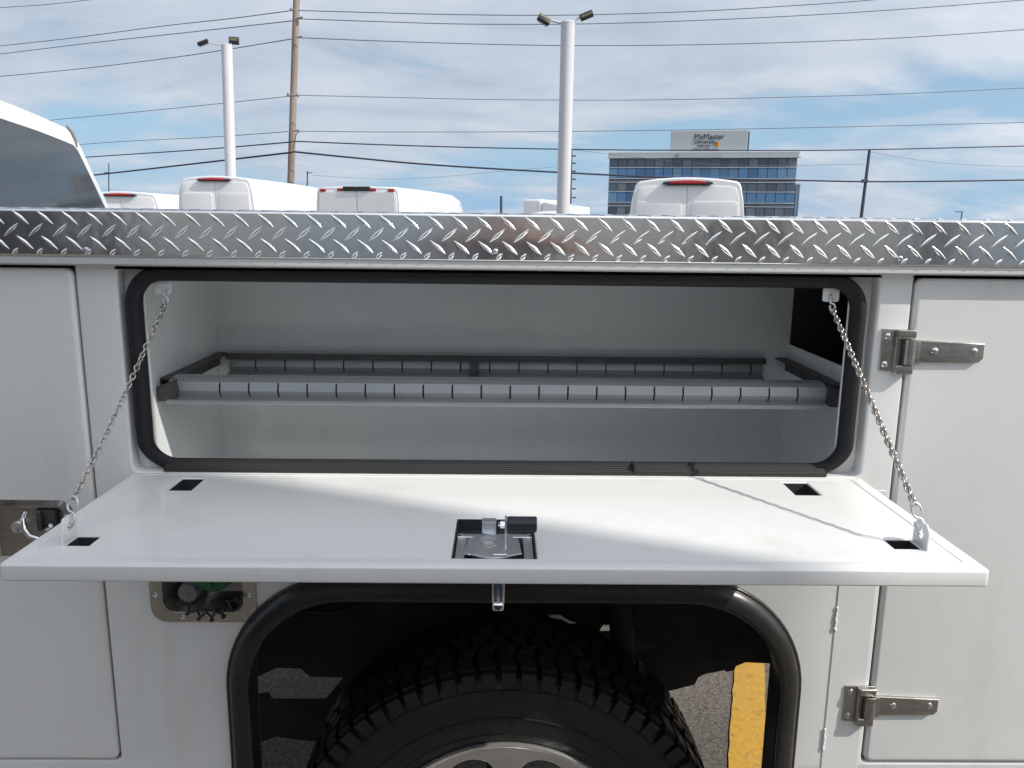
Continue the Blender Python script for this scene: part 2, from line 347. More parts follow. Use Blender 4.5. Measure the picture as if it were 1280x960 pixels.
# dark closed boxes either side (their doors are shut)
bm = B()
box(bm, 0.70, 1.5, 0.440, 0.446, 0.52, 1.63); box(bm, 1.5, 1.506, 0.03, 0.446, 0.52, 1.63); box(bm, 0.70, 1.5, 0.03, 0.446, 0.514, 0.52)
box(bm, 0.668, 0.70, 0.44, 0.446, 1.09, 1.63); box(bm, 0.700, 0.706, 0.031, 0.44, 0.52, 1.09); box(bm, 0.668, 0.706, 0.036, 0.44, 1.084, 1.0895)
obj('storage_box', bm, M['dark'], truck); bm = B()
box(bm, -1.56, -0.70, 0.44, 0.446, 0.52, 1.63); box(bm, -1.566, -1.56, 0.03, 0.446, 0.52, 1.63); box(bm, -1.56, -0.70, 0.03, 0.446, 0.514, 0.52); box(bm, -0.706, -0.70, 0.031, 0.44, 0.52, 1.63)
obj('storage_box', bm, M['dark'], truck)
# weather seal round the opening
bm = B(); pth = rrect(-0.640, 0.628, 1.264, 1.611, 0.052, 10)[::-1]
def seal_section(p):
    f = max(0.0, min(1.0, (p[1] - 1.264) / 0.040)); return ellipse(0.0120 + 0.0016 * f, 0.0085 + 0.0085 * f, 0.0245 - 0.010 * f, 16)
sweep(bm, pth, seal_section)
seal = obj('door_seal', bm, M['rubber'], truck, 60)
# ribbed weather strip along the sill, two lengths butted
for x0, x1 in ((-0.606, 0.241), (0.244, 0.594)):
    bm = B()
    for k in range(4): box(bm, x0, x1, 0.0015 + k * 0.0050, 0.0053 + k * 0.0050, 1.262, 1.2645 + 0.0020 * k, 0.0012, 1)
    box(bm, x0, x1, 0.001, 0.022, 1.2570, 1.2625)
    obj('sill_strip', bm, M['sill'], truck)
bm = B(); box(bm, 0.2400, 0.2450, 0.0005, 0.030, 1.2585, 1.2755, 0.001, 1); obj('sill_joint', bm, M['rubber'], truck)
# shelf: slotted front and back rails, side rails, end brackets
def slotted_rail(name, x0, x1, prof, slot_from, slot_to, x_first, pitch, mt, face=-1):
    """profile [(y, z)] swept along x; between slot_from and slot_to the face is cut by slots"""
    bm = B(); th = 0.0025
    def strip(a, b, i):
        (ya, za), (yb, zb) = prof[i], prof[i + 1]
        d = Vector((yb - ya, zb - za)).normalized(); nn = Vector((-d.y, d.x)) * th
        vs = [bm.verts.new((x, y, z)) for x in (a, b) for y, z in ((ya, za), (yb, zb), (yb + nn.x, zb + nn.y), (ya + nn.x, za + nn.y))]
        for f in ((0, 1, 5, 4), (1, 2, 6, 5), (2, 3, 7, 6), (3, 0, 4, 7), (0, 3, 2, 1), (4, 5, 6, 7)): bm.faces.new([vs[k] for k in f])
    cuts = []; x = x_first
    while x < x1 - 0.01: cuts.append(x); x += pitch
    for i in range(len(prof) - 1):
        if slot_from <= i < slot_to:
            a = x0
            for c in cuts: strip(a, c - 0.0016, i); a = c + 0.0016
            strip(a, x1, i)
        else: strip(x0, x1, i)
    return bm
shelf = empty('shelf', parent=truck)
prof = [(0.155, 1.4065), (0.125, 1.4050), (0.113, 1.4000), (0.108, 1.3835), (0.115, 1.3715), (0.098, 1.3675), (0.0965, 1.3605)]
obj('front_rail', slotted_rail('front_rail', -0.632, 0.626, prof, 2, 4, -0.5355, 0.0553, None), M['galv'], shelf, None)
bm = B(); box(bm, -0.63, 0.624, 0.124, 0.128, 1.366, 1.401); obj('channel_shade', bm, M['dark'], shelf)  # dark strip behind the slots stands in for shade inside the channel
prof2 = [(0.43, 1.410), (0.400, 1.4085), (0.399, 1.3955), (0.418, 1.3925), (0.412, 1.376), (0.418, 1.3655), (0.400, 1.362), (0.400, 1.354)]
obj('back_rail', slotted_rail('back_rail', -0.620, 0.602, prof2, 3, 5, -0.56, 0.0667, None), M['galv'], shelf, None)
bm = B(); box(bm, -0.620, 0.602, 0.3955, 0.3985, 1.3955, 1.4095, 0.0008, 1); obj('rail_lip_shade', bm, M['galvdark'], shelf)  # dark strip paints the shade on the rail's front lip
bm = B(); box(bm, -0.620, 0.602, 0.3955, 0.3995, 1.3535, 1.3605, 0.0008, 1); obj('rail_lip_shade', bm, M['galvdark'], shelf)  # dark strip paints the shade along the rail's lower edge
bm = B(); box(bm, -0.070, -0.052, 0.3940, 0.3955, 1.3560, 1.4085, 0.0008, 1); obj('rail_joint', bm, M['galvdark'], shelf)
bm = B(); box(bm, -0.618, 0.60, 0.424, 0.428, 1.356, 1.405); obj('channel_shade', bm, M['dark'], shelf)  # same painted shade inside the back channel
for s in (-1, 1):
    xw = -0.652 if s < 0 else 0.664
    bm = B(); xa, xb = sorted((xw, xw - s * 0.028)); box(bm, xa, xb, 0.12, 0.44, 1.402, 1.405); box(bm, min(xw, xw - s * .003), max(xw, xw - s * .003), 0.12, 0.44, 1.375, 1.402)
    obj('side_rail', bm, M['galvdark'], shelf)
    bm = B(); xa, xb = sorted((xw - s * 0.001, xw - s * 0.040)); vs = []
    x_out, x_in = xw - s * 0.002, xw - s * 0.034
    pr = [(x_out, 1.392), (x_in, 1.404), (x_in + s * -0.006, 1.386), (x_in, 1.3645), (x_out, 1.3645)]
    f = [bm.verts.new((x, 0.100, z)) for x, z in pr]; b_ = [bm.verts.new((x, 0.15, z)) for x, z in pr]
    bm.faces.new(f); bm.faces.new(b_[::-1])
    for i in range(5): bm.faces.new((f[i], f[(i + 1) % 5], b_[(i + 1) % 5], b_[i]))
    obj('rail_bracket', bm, M['galvdark'], shelf)
# side doors with bevelled edge
def side_door(x0, x1, z0, z1, holes=()):
    return sheet('side_door', rrect(x0, x1, z0, z1, 0.014, 5), holes, -0.004, 0.024, 0.0085, M['paint'], truck, segs=5)
dl = side_door(-1.395, -0.7345, 0.6745, 1.619, [rrect(-0.934, -0.783, 1.074, 1.196, 0.012, 4)])
dr = side_door(0.7185, 1.415, 0.6755, 1.6185)
# gap backing (rubber) behind the doors' edges
for h in (rrect(-1.41, -0.72, 0.66, 1.632, 0.01, 2), rrect(0.704, 1.43, 0.66, 1.632, 0.01, 2)):
    sheet('door_gasket', h, [], 0.0285, 0.004, 0.0005, M['rubber'], truck)
# weld seam right of the arch with lumpy beads
bm = B(); box(bm, 0.6355, 0.6365, -0.0015, 0.001, 0.50, 1.232, 0.0004, 1)
box(bm, 0.6365, 0.706, -0.0012, 0.0012, 0.50, 1.232, 0.0005, 1)
obj('post_plate', bm, M['paint'], truck)
for za, zb in ((0.955, 1.003), (0.70, 0.745), (0.62, 0.64)):
    z = za; bm = B()
    while z < zb:
        r_ = random.uniform(0.0022, 0.0036); s_ = bmesh.ops.create_icosphere(bm, subdivisions=1, radius=r_)
        bmesh.ops.translate(bm, verts=s_['verts'], vec=(0.636 + random.uniform(-.001, .001), -0.001, z)); z += r_ * 1.1
    obj('weld_bead', bm, M['paint'], truck, 80)
# ---- diamond plate cap
PY = -0.030
def lug(bm, P, t, n, up, L=0.0176, Wd=0.0033, H=0.0018):
    """pointed raised lens: P centre, t long axis, n short axis, up outward"""
    N = 12; base = []; mid = []
    for i in range(N):
        a = 2 * math.pi * i / N; c, s = math.cos(a), math.sin(a)
        w = Wd * s * (1 - 0.55 * abs(c) ** 1.5)
        base.append(bm.verts.new(P + t * (L * c) + n * w)); mid.append(bm.verts.new(P + t * (L * 0.66 * c) + n * w * 0.50 + up * H * 0.8))
    top = [bm.verts.new(P + t * (L * 0.33 * k) + up * H) for k in (-1, 1)]
    for i in range(N):
        j = (i + 1) % N; bm.faces.new((base[i], base[j], mid[j], mid[i]))
    for i in range(N):
        j = (i + 1) % N; k = 1 if math.cos(2 * math.pi * (i + .5) / N) > 0 else 0
        bm.faces.new((mid[i], mid[j], top[k]))
    bm.faces.new((mid[3], top[0], top[1])); bm.faces.new((mid[9], top[1], top[0]))
bm = B(); x0, x1 = XL, XR
# formed cap: front sheet, rolled top edge, top sheet, rolled bottom edge
pr = [(0.012, 1.6395), (-0.018, 1.6395)]
for i in range(5): a = R(-90 - 90 * i / 4); pr.append((-0.018 - 0.012 + 0.004 + 0.004 * math.cos(a) - 0.000, 1.6435 + 0.004 * math.sin(a)))
for i in range(7): a = R(180 - 90 * i / 6); pr.append((PY + 0.005 + 0.005 * math.cos(a), 1.7125 + 0.005 * math.sin(a)))
pr += [(0.46, 1.7175), (0.46, 1.7145), (-0.020, 1.7125), (-0.026, 1.645), (0.012, 1.6425)]
A = [bm.verts.new((x0, y, z)) for y, z in pr]; C2 = [bm.verts.new((x1, y, z)) for y, z in pr]; n = len(pr)
for i in range(n): bm.faces.new((A[i], A[(i + 1) % n], C2[(i + 1) % n], C2[i]))
pitch = 0.0402
k = -42
while True:
    xc = k * pitch + 0.009
    if xc > XR - 0.02: break
    if xc > XL + 0.02:
        for row, (z, sh, sg) in enumerate(((1.7025, 0.0, -1), (1.6822, -0.0175, 1), (1.6618, 0.0035, -1))):
            t = Vector((0.76, 0, 0.65 * sg)).normalized(); lug(bm, Vector((xc + sh, PY, z)), t, Vector((-t.z, 0, t.x)), Vector((0, -1, 0)))
        # bottom row is cut by the fold: shorter
        t = Vector((0.7, 0, 0.72)).normalized(); lug(bm, Vector((xc - 0.0145, PY, 1.6468)), t, Vector((-t.z, 0, t.x)), Vector((0, -1, 0)), 0.0085, 0.0036, 0.0018)
        # lugs across the top sheet (their flanks break the top edge line)
        for row in range(5):
            sg = 1 if row % 2 == 0 else -1
            t = Vector((0.76, 0.65 * sg, 0)).normalized(); lug(bm, Vector((xc + (0.006 if row % 2 == 0 else -0.015), PY + 0.012 + row * 0.0205, 1.7175)), t, Vector((-t.y, t.x, 0)), Vector((0, 0, 1)), H=0.0019)
    k += 1
plate = obj('diamond_plate_cap', bm, M['plate'], truck, 50)
bm = B(); box(bm, XL, XR, -0.0255, 0.004, 1.6268, 1.6392, 0.0012, 2); obj('top_rail', bm, M['rail'], truck)
for x, z in ((-0.692, 1.651), (-0.012, 1.6562), (0.6705, 1.652), (-1.3, 1.652), (1.3, 1.652)):
    bm = B(); lathe(bm, [(0.0045, 0.0), (0.0042, -0.0018), (0.0026, -0.0030), (0.0013, -0.0030), (0.0012, -0.0012), (0.0, -0.0012)], (x, PY, z), 'y', 16)
    obj('rivet', bm, M['zinc'], truck)
# bulkhead/top walls of the bed behind the cap
bm = B(); box(bm, XL, XR, 0.455, 0.47, 0.98, 1.716); box(bm, XL, XR, 0.032, 0.455, 1.636, 1.710); obj('box_top', bm, M['paint'], truck)
bm = B(); box(bm, XL, XR, 0.47, 2.4, 0.93, 0.98); obj('bed_floor', bm, M['under'], truck)
bm = B(); box(bm, XL, XR, 2.0, 2.4, 0.98, 1.71); obj('far_box', bm, M['paint'], truck)
# ---- drop-down door (open, level)
DZ = 1.2555; door = None
HX = [(-0.5595, -0.5210, -0.0955, -0.0305), (-0.6050, -0.5720, -0.3310, -0.2962), (0.5620, 0.6000, -0.3230, -0.2878), (0.5035, 0.5470, -0.0955, -0.0270)]
LX = (-0.0655, 0.0510, -0.3655, -0.2145)
holes = [[(a, c), (b, c), (b, d), (a, d)] for a, b, c, d in HX + [LX]]
door = sheet('drop_down_door', rrect(-0.658, 0.656, -0.397, -0.0015, 0.008, 4), holes, DZ, 0.0235, 0.0032, M['paint'], truck, 'xy', 3)
sheet('hem', rrect(-0.6545, 0.6525, -0.3935, -0.006, 0.006, 3), [rrect(-0.634, 0.632, -0.372, -0.013, 0.006, 3)], DZ + 0.0009, 0.0018, 0.0008, M['paint'], door, 'xy', 2)
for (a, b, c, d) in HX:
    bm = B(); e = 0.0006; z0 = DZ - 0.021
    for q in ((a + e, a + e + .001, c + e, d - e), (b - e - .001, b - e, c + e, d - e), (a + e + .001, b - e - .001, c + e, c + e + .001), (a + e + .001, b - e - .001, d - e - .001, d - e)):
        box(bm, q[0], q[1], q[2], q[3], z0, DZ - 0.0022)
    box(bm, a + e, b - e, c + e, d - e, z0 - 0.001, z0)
    pk = obj('pocket_shade', bm, M['dark'], door, None)  # liner coloured dark so the hole reads as an unlit hollow
    bm = B(); cyl(bm, ((a + b) / 2 + 0.004, (c + d) / 2 + .004, z0), ((a + b) / 2 + 0.004, (c + d) / 2 + .004, z0 + 0.006), 0.0028, 0.002, 10); obj('bolt', bm, M['chrome'], pk)
# chain tabs standing on the door
TABS = []
for s, x in ((-1, -0.6075), (1, 0.6035)):
    pts = [(-0.333, DZ - .004), (-0.292, DZ - .004), (-0.292, DZ + 0.026), (-0.300, DZ + 0.036), (-0.325, DZ + 0.036), (-0.333, DZ + 0.026)]
    hole = [(-0.313 + 0.0055 * math.cos(R(t)), DZ + 0.019 + 0.0075 * math.sin(R(t))) for t in range(0, 360, 36)]
    sheet('chain_tab', pts, [hole], x + 0.0015, 0.003, 0.0006, M['paint'], door, 'yz'); TABS.append(Vector((x, -0.313, DZ + 0.019)))
# ---- latch in the door's middle
la = empty('latch', parent=door)
a, b, c, d = LX
bm = B(); box(bm, a + .001, b - .001, c + .001, d - .001, DZ - 0.0225, DZ - 0.0215)
box(bm, a + .0006, a + .0016, c + .001, d - .001, DZ - 0.021, DZ - 0.002); box(bm, b - .0016, b - .0006, c + .001, d - .001, DZ - 0.021, DZ - 0.002); box(bm, a + .002, b - .002, d - .0018, d - .0008, DZ - 0.021, DZ - 0.002)
obj('latch_pan', bm, M['dark'], la, None)  # dark lining stands in for the shade down in the latch recess
bm = B()     # side flanges and rear cross flange
box(bm, a + 0.003, a + 0.017, c + 0.004, d - 0.046, DZ - 0.012, DZ - 0.009, 0.0008, 1); box(bm, b - 0.017, b - 0.003, c + 0.004, d - 0.046, DZ - 0.012, DZ - 0.009, 0.0008, 1)
box(bm, a + 0.003, b - 0.003, d - 0.058, d - 0.046, DZ - 0.010, DZ - 0.0075, 0.0008, 1)
obj('latch_flange', bm, M['zinc'], la)
for x in (a + 0.008, b - 0.008):
    bm = B(); lathe(bm, [(0.004, 0), (0.0036, 0.002), (0.0, 0.003)], (x, d - 0.052, DZ - 0.0075), 'z', 12); obj('screw', bm, M['chrome'], la)
cxm = (a + b) / 2 - 0.008; pts = []
for i in range(15):
    t = i / 14; pts.append((a + 0.0165 + t * 0.080, c + 0.026 - 0.017 * math.sin(math.pi * t) ** 1.3))
for i in range(15):
    t = 1 - i / 14; pts.append((a + 0.019 + t * 0.074, d - 0.074 + 0.016 * math.sin(math.pi * t) ** 0.8))
disc = sheet('latch_plate', pts, [], DZ - 0.0035, 0.003, 0.0009, M['zinc'], la, 'xy')
bm = B(); lathe(bm, [(0.013, 0.0), (0.0125, 0.0012), (0.0095, 0.0006), (0.008, -0.0004), (0, -0.0004)], (cxm, (c + d) / 2 - 0.016, DZ - 0.0035), 'z', 24); obj('spindle', bm, M['steel'], la)
bm = B(); box(bm, cxm - 0.029, cxm - 0.024, c + 0.016, d - 0.075, DZ - 0.0033, DZ - 0.0018, 0.0006, 1); obj('plate_rib', bm, M['zinc'], la)
bm = B(); box(bm, a + 0.017, b - 0.020, c + 0.002, c + 0.008, DZ - 0.013, DZ - 0.009, 0.001, 1); obj('slide_bar', bm, M['chrome'], la)
bm = B(); box(bm, cxm - 0.011, cxm + 0.010, d - 0.058, d - 0.052, DZ - 0.010, DZ + 0.013, 0.0016, 2); box(bm, cxm - 0.011, cxm + 0.010, d - 0.054, d - 0.036, DZ + 0.0105, DZ + 0.014, 0.0015, 2); obj('catch', bm, M['zinc'], la)
bm = B()   # crank arm rising from the plate, with hex nut
xa = cxm + 0.024
box(bm, xa - 0.0018, xa + 0.0018, c + 0.030, c + 0.046, DZ - 0.003, DZ + 0.044, 0.0012, 2); box(bm, xa - 0.018, xa + 0.0018, c + 0.012, c + 0.032, DZ - 0.0035, DZ + 0.0005, 0.001, 1)
obj('crank_arm', bm, M['zinc'], la)
bm = B(); cyl(bm, (xa - 0.008, c + 0.038, DZ + 0.034), (xa - 0.0018, c + 0.038, DZ + 0.034), 0.0058, n=6); cyl(bm, (xa - 0.011, c + 0.038, DZ + 0.034), (xa - 0.008, c + 0.038, DZ + 0.034), 0.003, n=8); obj('nut', bm, M['chrome'], la)
bm = B(); lathe(bm, [(0.0, 0.002), (0.0100, 0.002), (0.0112, 0.0032), (0.0112, 0.0415), (0.0100, 0.043), (0.0, 0.043)], (xa, c + 0.038, DZ + 0.034), 'x', 14); obj('grip', bm, M['grip'], la, 25)
bm = B(); box(bm, -0.0095, 0.0072, -0.392, -0.384, 1.200, 1.233, 0.0022, 3); box(bm, -0.0090, 0.0066, -0.396, -0.383, 1.193, 1.203, 0.003, 3); hd = obj('outer_handle', bm, M['chrome'], door)
bm = B(); lathe(bm, [(0.003, 0), (0.0026, -0.002), (0, -0.0022)], (-0.001, -0.396, 1.198), 'y', 12); obj('lock_pin', bm, M['black'], hd)
# ---- hanger tabs and chains
def oval_link(bm, c, t, s, L, Wd, r_, seg=10):
    pts = []
    for i in range(seg):
        a = 2 * math.pi * i / seg; pts.append(c + t * (L / 2 * math.cos(a)) + s * (Wd / 2 * math.sin(a)))
    tube(bm, pts, r_, 6, True)
def chain(p0, p1, pitch, L, Wd, r_, sag, twist):
    ch = None; bm = B(); p0 = Vector(p0); p1 = Vector(p1); D = (p1 - p0); Ltot = D.length; N = int(Ltot / pitch)
    for i in range(N):
        u = (i + 0.5) / N; c = p0.lerp(p1, u) - Vector((0, 0, sag * 4 * u * (1 - u)))
        t = (D.normalized() - Vector((0, 0, sag * 4 * (1 - 2 * u) / Ltot))).normalized()
        side = t.cross(Vector((0.3, 1, 0.2))).normalized(); q = Matrix.Rotation((i % 2) * R(90) + twist * i + random.uniform(-.12, .12), 3, t)
        oval_link(bm, c, t, q @ side, L, Wd, r_)
    return obj('chain', bm, M['chain'], truck, 80)
def s_hook(p_top, p_bot, parent, w=0.010, r_=0.0019):
    bm = B(); p_top = Vector(p_top); p_bot = Vector(p_bot); mid = (p_top + p_bot) / 2; D = (p_top - p_bot); h = D.length; ez = D.normalized(); sx = Vector((1, 0, 0)); sx = (sx - ez * sx.dot(ez)).normalized()
    pts = []
    for i in range(15):
        a = R(-35 + (270 + 35) * i / 14); pts.append(mid + sx * (w * math.cos(a)) + ez * (h / 4 + h / 4 * math.sin(a)))
    for i in range(1, 15):
        a = R(90 - (270 + 35) * i / 14); pts.append(mid + sx * (w * math.cos(a)) + ez * (-h / 4 + h / 4 * math.sin(a)))
    tube(bm, pts, r_, 8); return obj('s_hook', bm, M['zinc'], parent, 80)
HANG = [Vector((-0.5835, 0.020, 1.5835)), Vector((0.5800, 0.020, 1.584))]
hx = [(-0.6065, -0.5765), (0.5655, 0.5945)]
for i in (0, 1):
    pts = rrect(hx[i][0], hx[i][1], 1.5735, 1.600, 0.004, 3); c_ = HANG[i]
    tabo = sheet('hanger_tab', pts, [[(c_.x + .0035 * math.cos(R(t)), c_.z - 0.001 + .0035 * math.sin(R(t))) for t in range(0, 360, 45)]], 0.019, 0.003, 0.0008, M['paint'], truck)
    top_end = HANG[i] + Vector((0.002 if i else -0.002, -0.008, -0.024)); bot = TABS[i]
    bot_end = bot + Vector((-0.008 if i else 0.004, 0.014, 0.038))
    if i == 0: co = chain(top_end, bot_end, 0.0092, 0.0134, 0.0078, 0.00122, 0.006, 0.22)
    else: co = chain(top_end, bot_end, 0.0072, 0.0118, 0.0086, 0.0015, 0.0, 0.45)
    s_hook(HANG[i] + Vector((0, -0.004, 0.0)), top_end + Vector((0, 0, -0.002)), co, 0.0045)
    s_hook(bot_end + Vector((0, 0, 0.003)), bot, co, 0.007)
# ---- strap hinges on the right door
def hinge(z):
    h = empty('strap_hinge', parent=truck)
    sheet('hinge_leaf', [(0.6665, z - 0.037), (0.7235, z - 0.042), (0.7235, z + 0.036), (0.6665, z + 0.037)], [], -0.0045, 0.0045, 0.001, M['steel'], h)
    bm = B()
    for za, zb in ((z + 0.0215, z + 0.0365), (z - 0.042, z - 0.026)):
        box(bm, 0.690, 0.7215, -0.0170, -0.0045, za, zb, 0.003, 3)
    box(bm, 0.6885, 0.6925, -0.012, -0.0045, z - 0.042, z + 0.0365, 0.001, 1)
    obj('hinge_ear', bm, M['steel'], h)
    bm = B(); cyl(bm, (0.7125, -0.013, z - 0.0245), (0.7125, -0.013, z + 0.020), 0.0105, n=20); box(bm, 0.7125, 0.7300, -0.0165, -0.0105, z - 0.022, z + 0.0185, 0.0015, 2); obj('knuckle', bm, M['steel'], h)
    sheet('strap', [(0.724, z - 0.0215), (0.838, z - 0.0205), (0.846, z - 0.013), (0.846, z + 0.0135), (0.724, z + 0.019)], [], -0.0115, 0.0075, 0.0022, M['steel'], h, segs=3)
    for x, dz, y in ((0.6765, 0.024, -.0045), (0.6755, -0.026, -.0045), (0.758, 0.0, -.0115), (0.828, 0.0, -.0115)):
        bm = B(); lathe(bm, [(0.0062, 0.0002), (0.0056, -0.0016), (0.0030, -0.0032), (0.0012, -0.0034), (0.0010, -0.0016), (0, -0.0016)], (x, y, z + dz), 'y', 16); obj('hinge_screw', bm, M['chrome'], h)
hinge(1.4925); hinge(0.8035)
# ---- paddle latch on the left door
hl = empty('paddle_latch', parent=dl)
sheet('latch_flange', rrect(-0.945, -0.772, 1.065, 1.2045, 0.022, 6), [rrect(-0.928, -0.789, 1.080, 1.190, 0.010, 4)], -0.0060, 0.003, 0.001, M['steel'], hl)
bm = B(); sweep(bm, rrect(-0.927, -0.790, 1.081, 1.189, 0.010, 4), [(0.0, -0.0055), (0.001, -0.0055), (-0.008, 0.012), (-0.009, 0.012)]); 
box(bm, -0.925, -0.792, 0.010, 0.0125, 1.083, 1.187); obj('latch_dish', bm, M['steel'], hl)
bm = B(); lathe(bm, [(0.0115, 0.012), (0.0115, -0.001), (0.0100, -0.003), (0.007, -0.0022), (0, -0.0022)], (-0.8775, 0, 1.1495), 'y', 24); obj('lock_cylinder', bm, M['zinc'], hl)
bm = B(); pts = [(-0.853, -0.010, 1.183), (-0.856, -0.016, 1.170), (-0.852, -0.022, 1.154), (-0.842, -0.024, 1.142), (-0.828, -0.022, 1.136), (-0.812, -0.018, 1.137)]
tube(bm, pts, [0.0045, 0.0050, 0.0050, 0.0050, 0.0045, 0.003], 10); obj('lever', bm, M['chrome'], hl, 80)
bm = B(); box(bm, -0.842, -0.806, -0.002, 0.010, 1.146, 1.184, 0.004, 2); box(bm, -0.836, -0.828, -0.012, -0.002, 1.146, 1.184, 0.002, 1); obj('latch_tongue', bm, M['galvdark'], hl)
bm = B(); cyl(bm, (-0.822, -0.006, 1.149), (-0.810, -0.012, 1.158), 0.004, n=10); obj('spring', bm, M['chrome'], hl)
for x, z in ((-0.793, 1.197), (-0.905, 1.197), (-0.780, 1.085), (-0.937, 1.197)):
    bm = B(); lathe(bm, [(0.0048, 0.0), (0.0044, -0.0016), (0.0018, -0.0022), (0, -0.001)], (x, -0.0060, z), 'y', 14); obj('screw', bm, M['zinc'], hl)
# ---- fuel filler recess
ff = empty('fuel_filler', parent=truck)
sheet('filler_plate', rrect(-0.6475, -0.4505, 0.9655, 1.142, 0.030, 8), [rrect(-0.6235, -0.4760, 0.9860, 1.120, 0.022, 6)], -0.0035, 0.004, 0.0012, M['steel'], ff)
bm = B(); sweep(bm, rrect(-0.6235, -0.4760, 0.9860, 1.120, 0.022, 6), [(0.001, -0.002), (0.002, -0.001), (-0.014, 0.060), (-0.015, 0.060)])
box(bm, -0.612, -0.488, 0.056, 0.060, 0.997, 1.11); obj('filler_cup', bm, M['steel'], ff)
bm = B(); lathe(bm, [(0.0, -0.004), (0.018, -0.004), (0.020, -0.001), (0.036, 0.002), (0.038, 0.006), (0.038, 0.05)], (-0.534, 0.0, 1.060), 'y', 28)
box(bm, -0.537, -0.531, -0.012, -0.003, 1.034, 1.086, 0.002, 1); obj('fuel_cap', bm, M['green'], ff)
bm = B(); lathe(bm, [(0.040, 0.03), (0.043, 0.035), (0.043, 0.056)], (-0.534, 0.0, 1.060), 'y', 28); obj('cap_collar', bm, M['black'], ff)
bm = B(); lathe(bm, [(0.019, 0.056), (0.019, 0.020), (0.017, 0.016), (0.0045, 0.014), (0.004, 0.010), (0, 0.010)], (-0.586, 0, 1.013), 'y', 24); obj('vent_disc', bm, M['greyplastic'], ff)
bm = B(); pts = []
for i in range(150):
    u = i / 149; th_ = u * 2 * math.pi * 6.5; a = R(204 + 142 * u) + 0.075 * math.sin(2 * th_); rr = 0.0490 + 0.0115 * math.sin(th_)
    pts.append((-0.537 + rr * math.cos(a) * 1.06, -0.014 + 0.003 * math.cos(th_), 1.034 + rr * math.sin(a)))
tube(bm, pts, 0.0021, 6); obj('cap_tether', bm, M['black'], ff, 80)
for x, z in ((-0.6365, 1.020), (-0.4625, 1.021), (-0.5885, 0.9755), (-0.511, 0.9755), (-0.6365, 1.09), (-0.4625, 1.09)):
    bm = B(); lathe(bm, [(0.0052, 0.0), (0.0048, -0.0018), (0.0022, -0.0026), (0, -0.001)], (x, -0.0035, z), 'y', 14); obj('screw', bm, M['chrome'], ff)
# ---- wheel arch flare
bm = B(); P = arch(0.0, 0.22, 14)[::-1]
sec = [(0.040, 0.001), (0.0415, -0.003), (0.0405, -0.0065), (0.038, -0.0085), (0.035, -0.0085), (0.032, -0.013), (0.024, -0.0205), (0.014, -0.0235), (0.004, -0.0250), (-0.003, -0.0240), (-0.0055, -0.020), (-0.0045, -0.008), (-0.004, 0.035), (-0.001, 0.036), (0.003, 0.001)]
Pc = arch(0.0, 0.22, 14)
# walk with the outward side on the section's +n side
def sweep_open(bm, path, section):
    N = len(path); rings = []; cxy = Vector((0.03, 0.7))
    for i, p in enumerate(path):
        a = Vector(path[max(i - 1, 0)]); b = Vector(path[min(i + 1, N - 1)]); t = (b - a).normalized(); nr = Vector((t.y, -t.x))
        if nr.dot(Vector(p) - cxy) < 0: nr = -nr
        rings.append([bm.verts.new((p[0] + nr.x * s[0], s[1], p[1] + nr.y * s[0])) for s in section])
    K = len(section)
    for i in range(N - 1):
        for k in range(K): bm.faces.new((rings[i][k], rings[i][(k + 1) % K], rings[i + 1][(k + 1) % K], rings[i + 1][k]))
    bm.faces.new(rings[0]); bm.faces.new(rings[-1][::-1])
sweep_open(bm, Pc, sec); obj('wheel_arch_flare', bm, M['flare'], truck, 50)
# wheelhouse lining: sides and roof of the well, then a torn-edged inner splash sheet with the gaps the photo shows
bm = B(); sweep_open(bm, arch(0.012, 0.22, 10), [(0.0, 0.034), (0.0, 0.09), (0.004, 0.09), (0.004, 0.034)]); obj('wheelhouse', bm, M['under'], truck, 50)
def P2(pl, y): return [(AY(px, py, y).x, AY(px, py, y).z) for px, py in pl]
ys = 0.50
gapA = P2([(308, 853), (345, 835), (376, 836), (387, 846), (429, 847), (407, 874), (340, 874), (336, 866), (318, 868), (314, 874), (307, 873)], ys)
gapB = P2([(754, 781), (776, 780), (786, 786), (842, 808), (789, 820), (748, 791)], ys)
gapD = P2([(684, 768), (700, 769), (712, 776), (722, 779), (713, 781), (702, 775), (689, 773)], ys)
edge = P2([(836, 864), (868, 856), (873, 847), (880, 843), (905, 838), (908, 840), (918, 838), (920, 833), (932, 828), (973, 830), (973, 888), (977, 898), (974, 940), (974, 1040)], ys)
low = P2([(846, 900), (700, 930), (560, 940), (372, 925), (345, 921), (322, 930), (310, 942), (308, 1040)], ys)
ztop, zlow = 0.928, edge[-1][1]
inner = [(-0.75, zlow), (-0.75, ztop), (0.95, ztop), (0.95, zlow)] + edge[::-1] + low
sheet('splash_sheet', inner, [gapA, gapB, gapD], ys, 0.004, 0.0005, M['under'], truck)
bm = B(); box(bm, XL, XR, 1.0, 1.1, 0.60, 0.84, 0.01, 1); box(bm, XL, XR, 1.75, 1.85, 0.60, 0.84, 0.01, 1); obj('frame_rail', bm, M['under'], truck)
bm = B(); cyl(bm, (0.02, 0.3, 0.314), (0.02, 2.1, 0.314), 0.05, n=16); lathe(bm, [(0, -.16), (.1, -.12), (.16, 0), (.1, .12), (0, .16)], (0.02, 1.3, 0.314), 'y', 20); obj('rear_axle', bm, M['under'], truck)
bm = B(); box(bm, -0.7, 0.75, 0.86, 0.94, 0.40, 0.44); box(bm, -0.55, 0.6, 0.86, 0.94, 0.36, 0.40); obj('leaf_spring', bm, M['under'], truck)
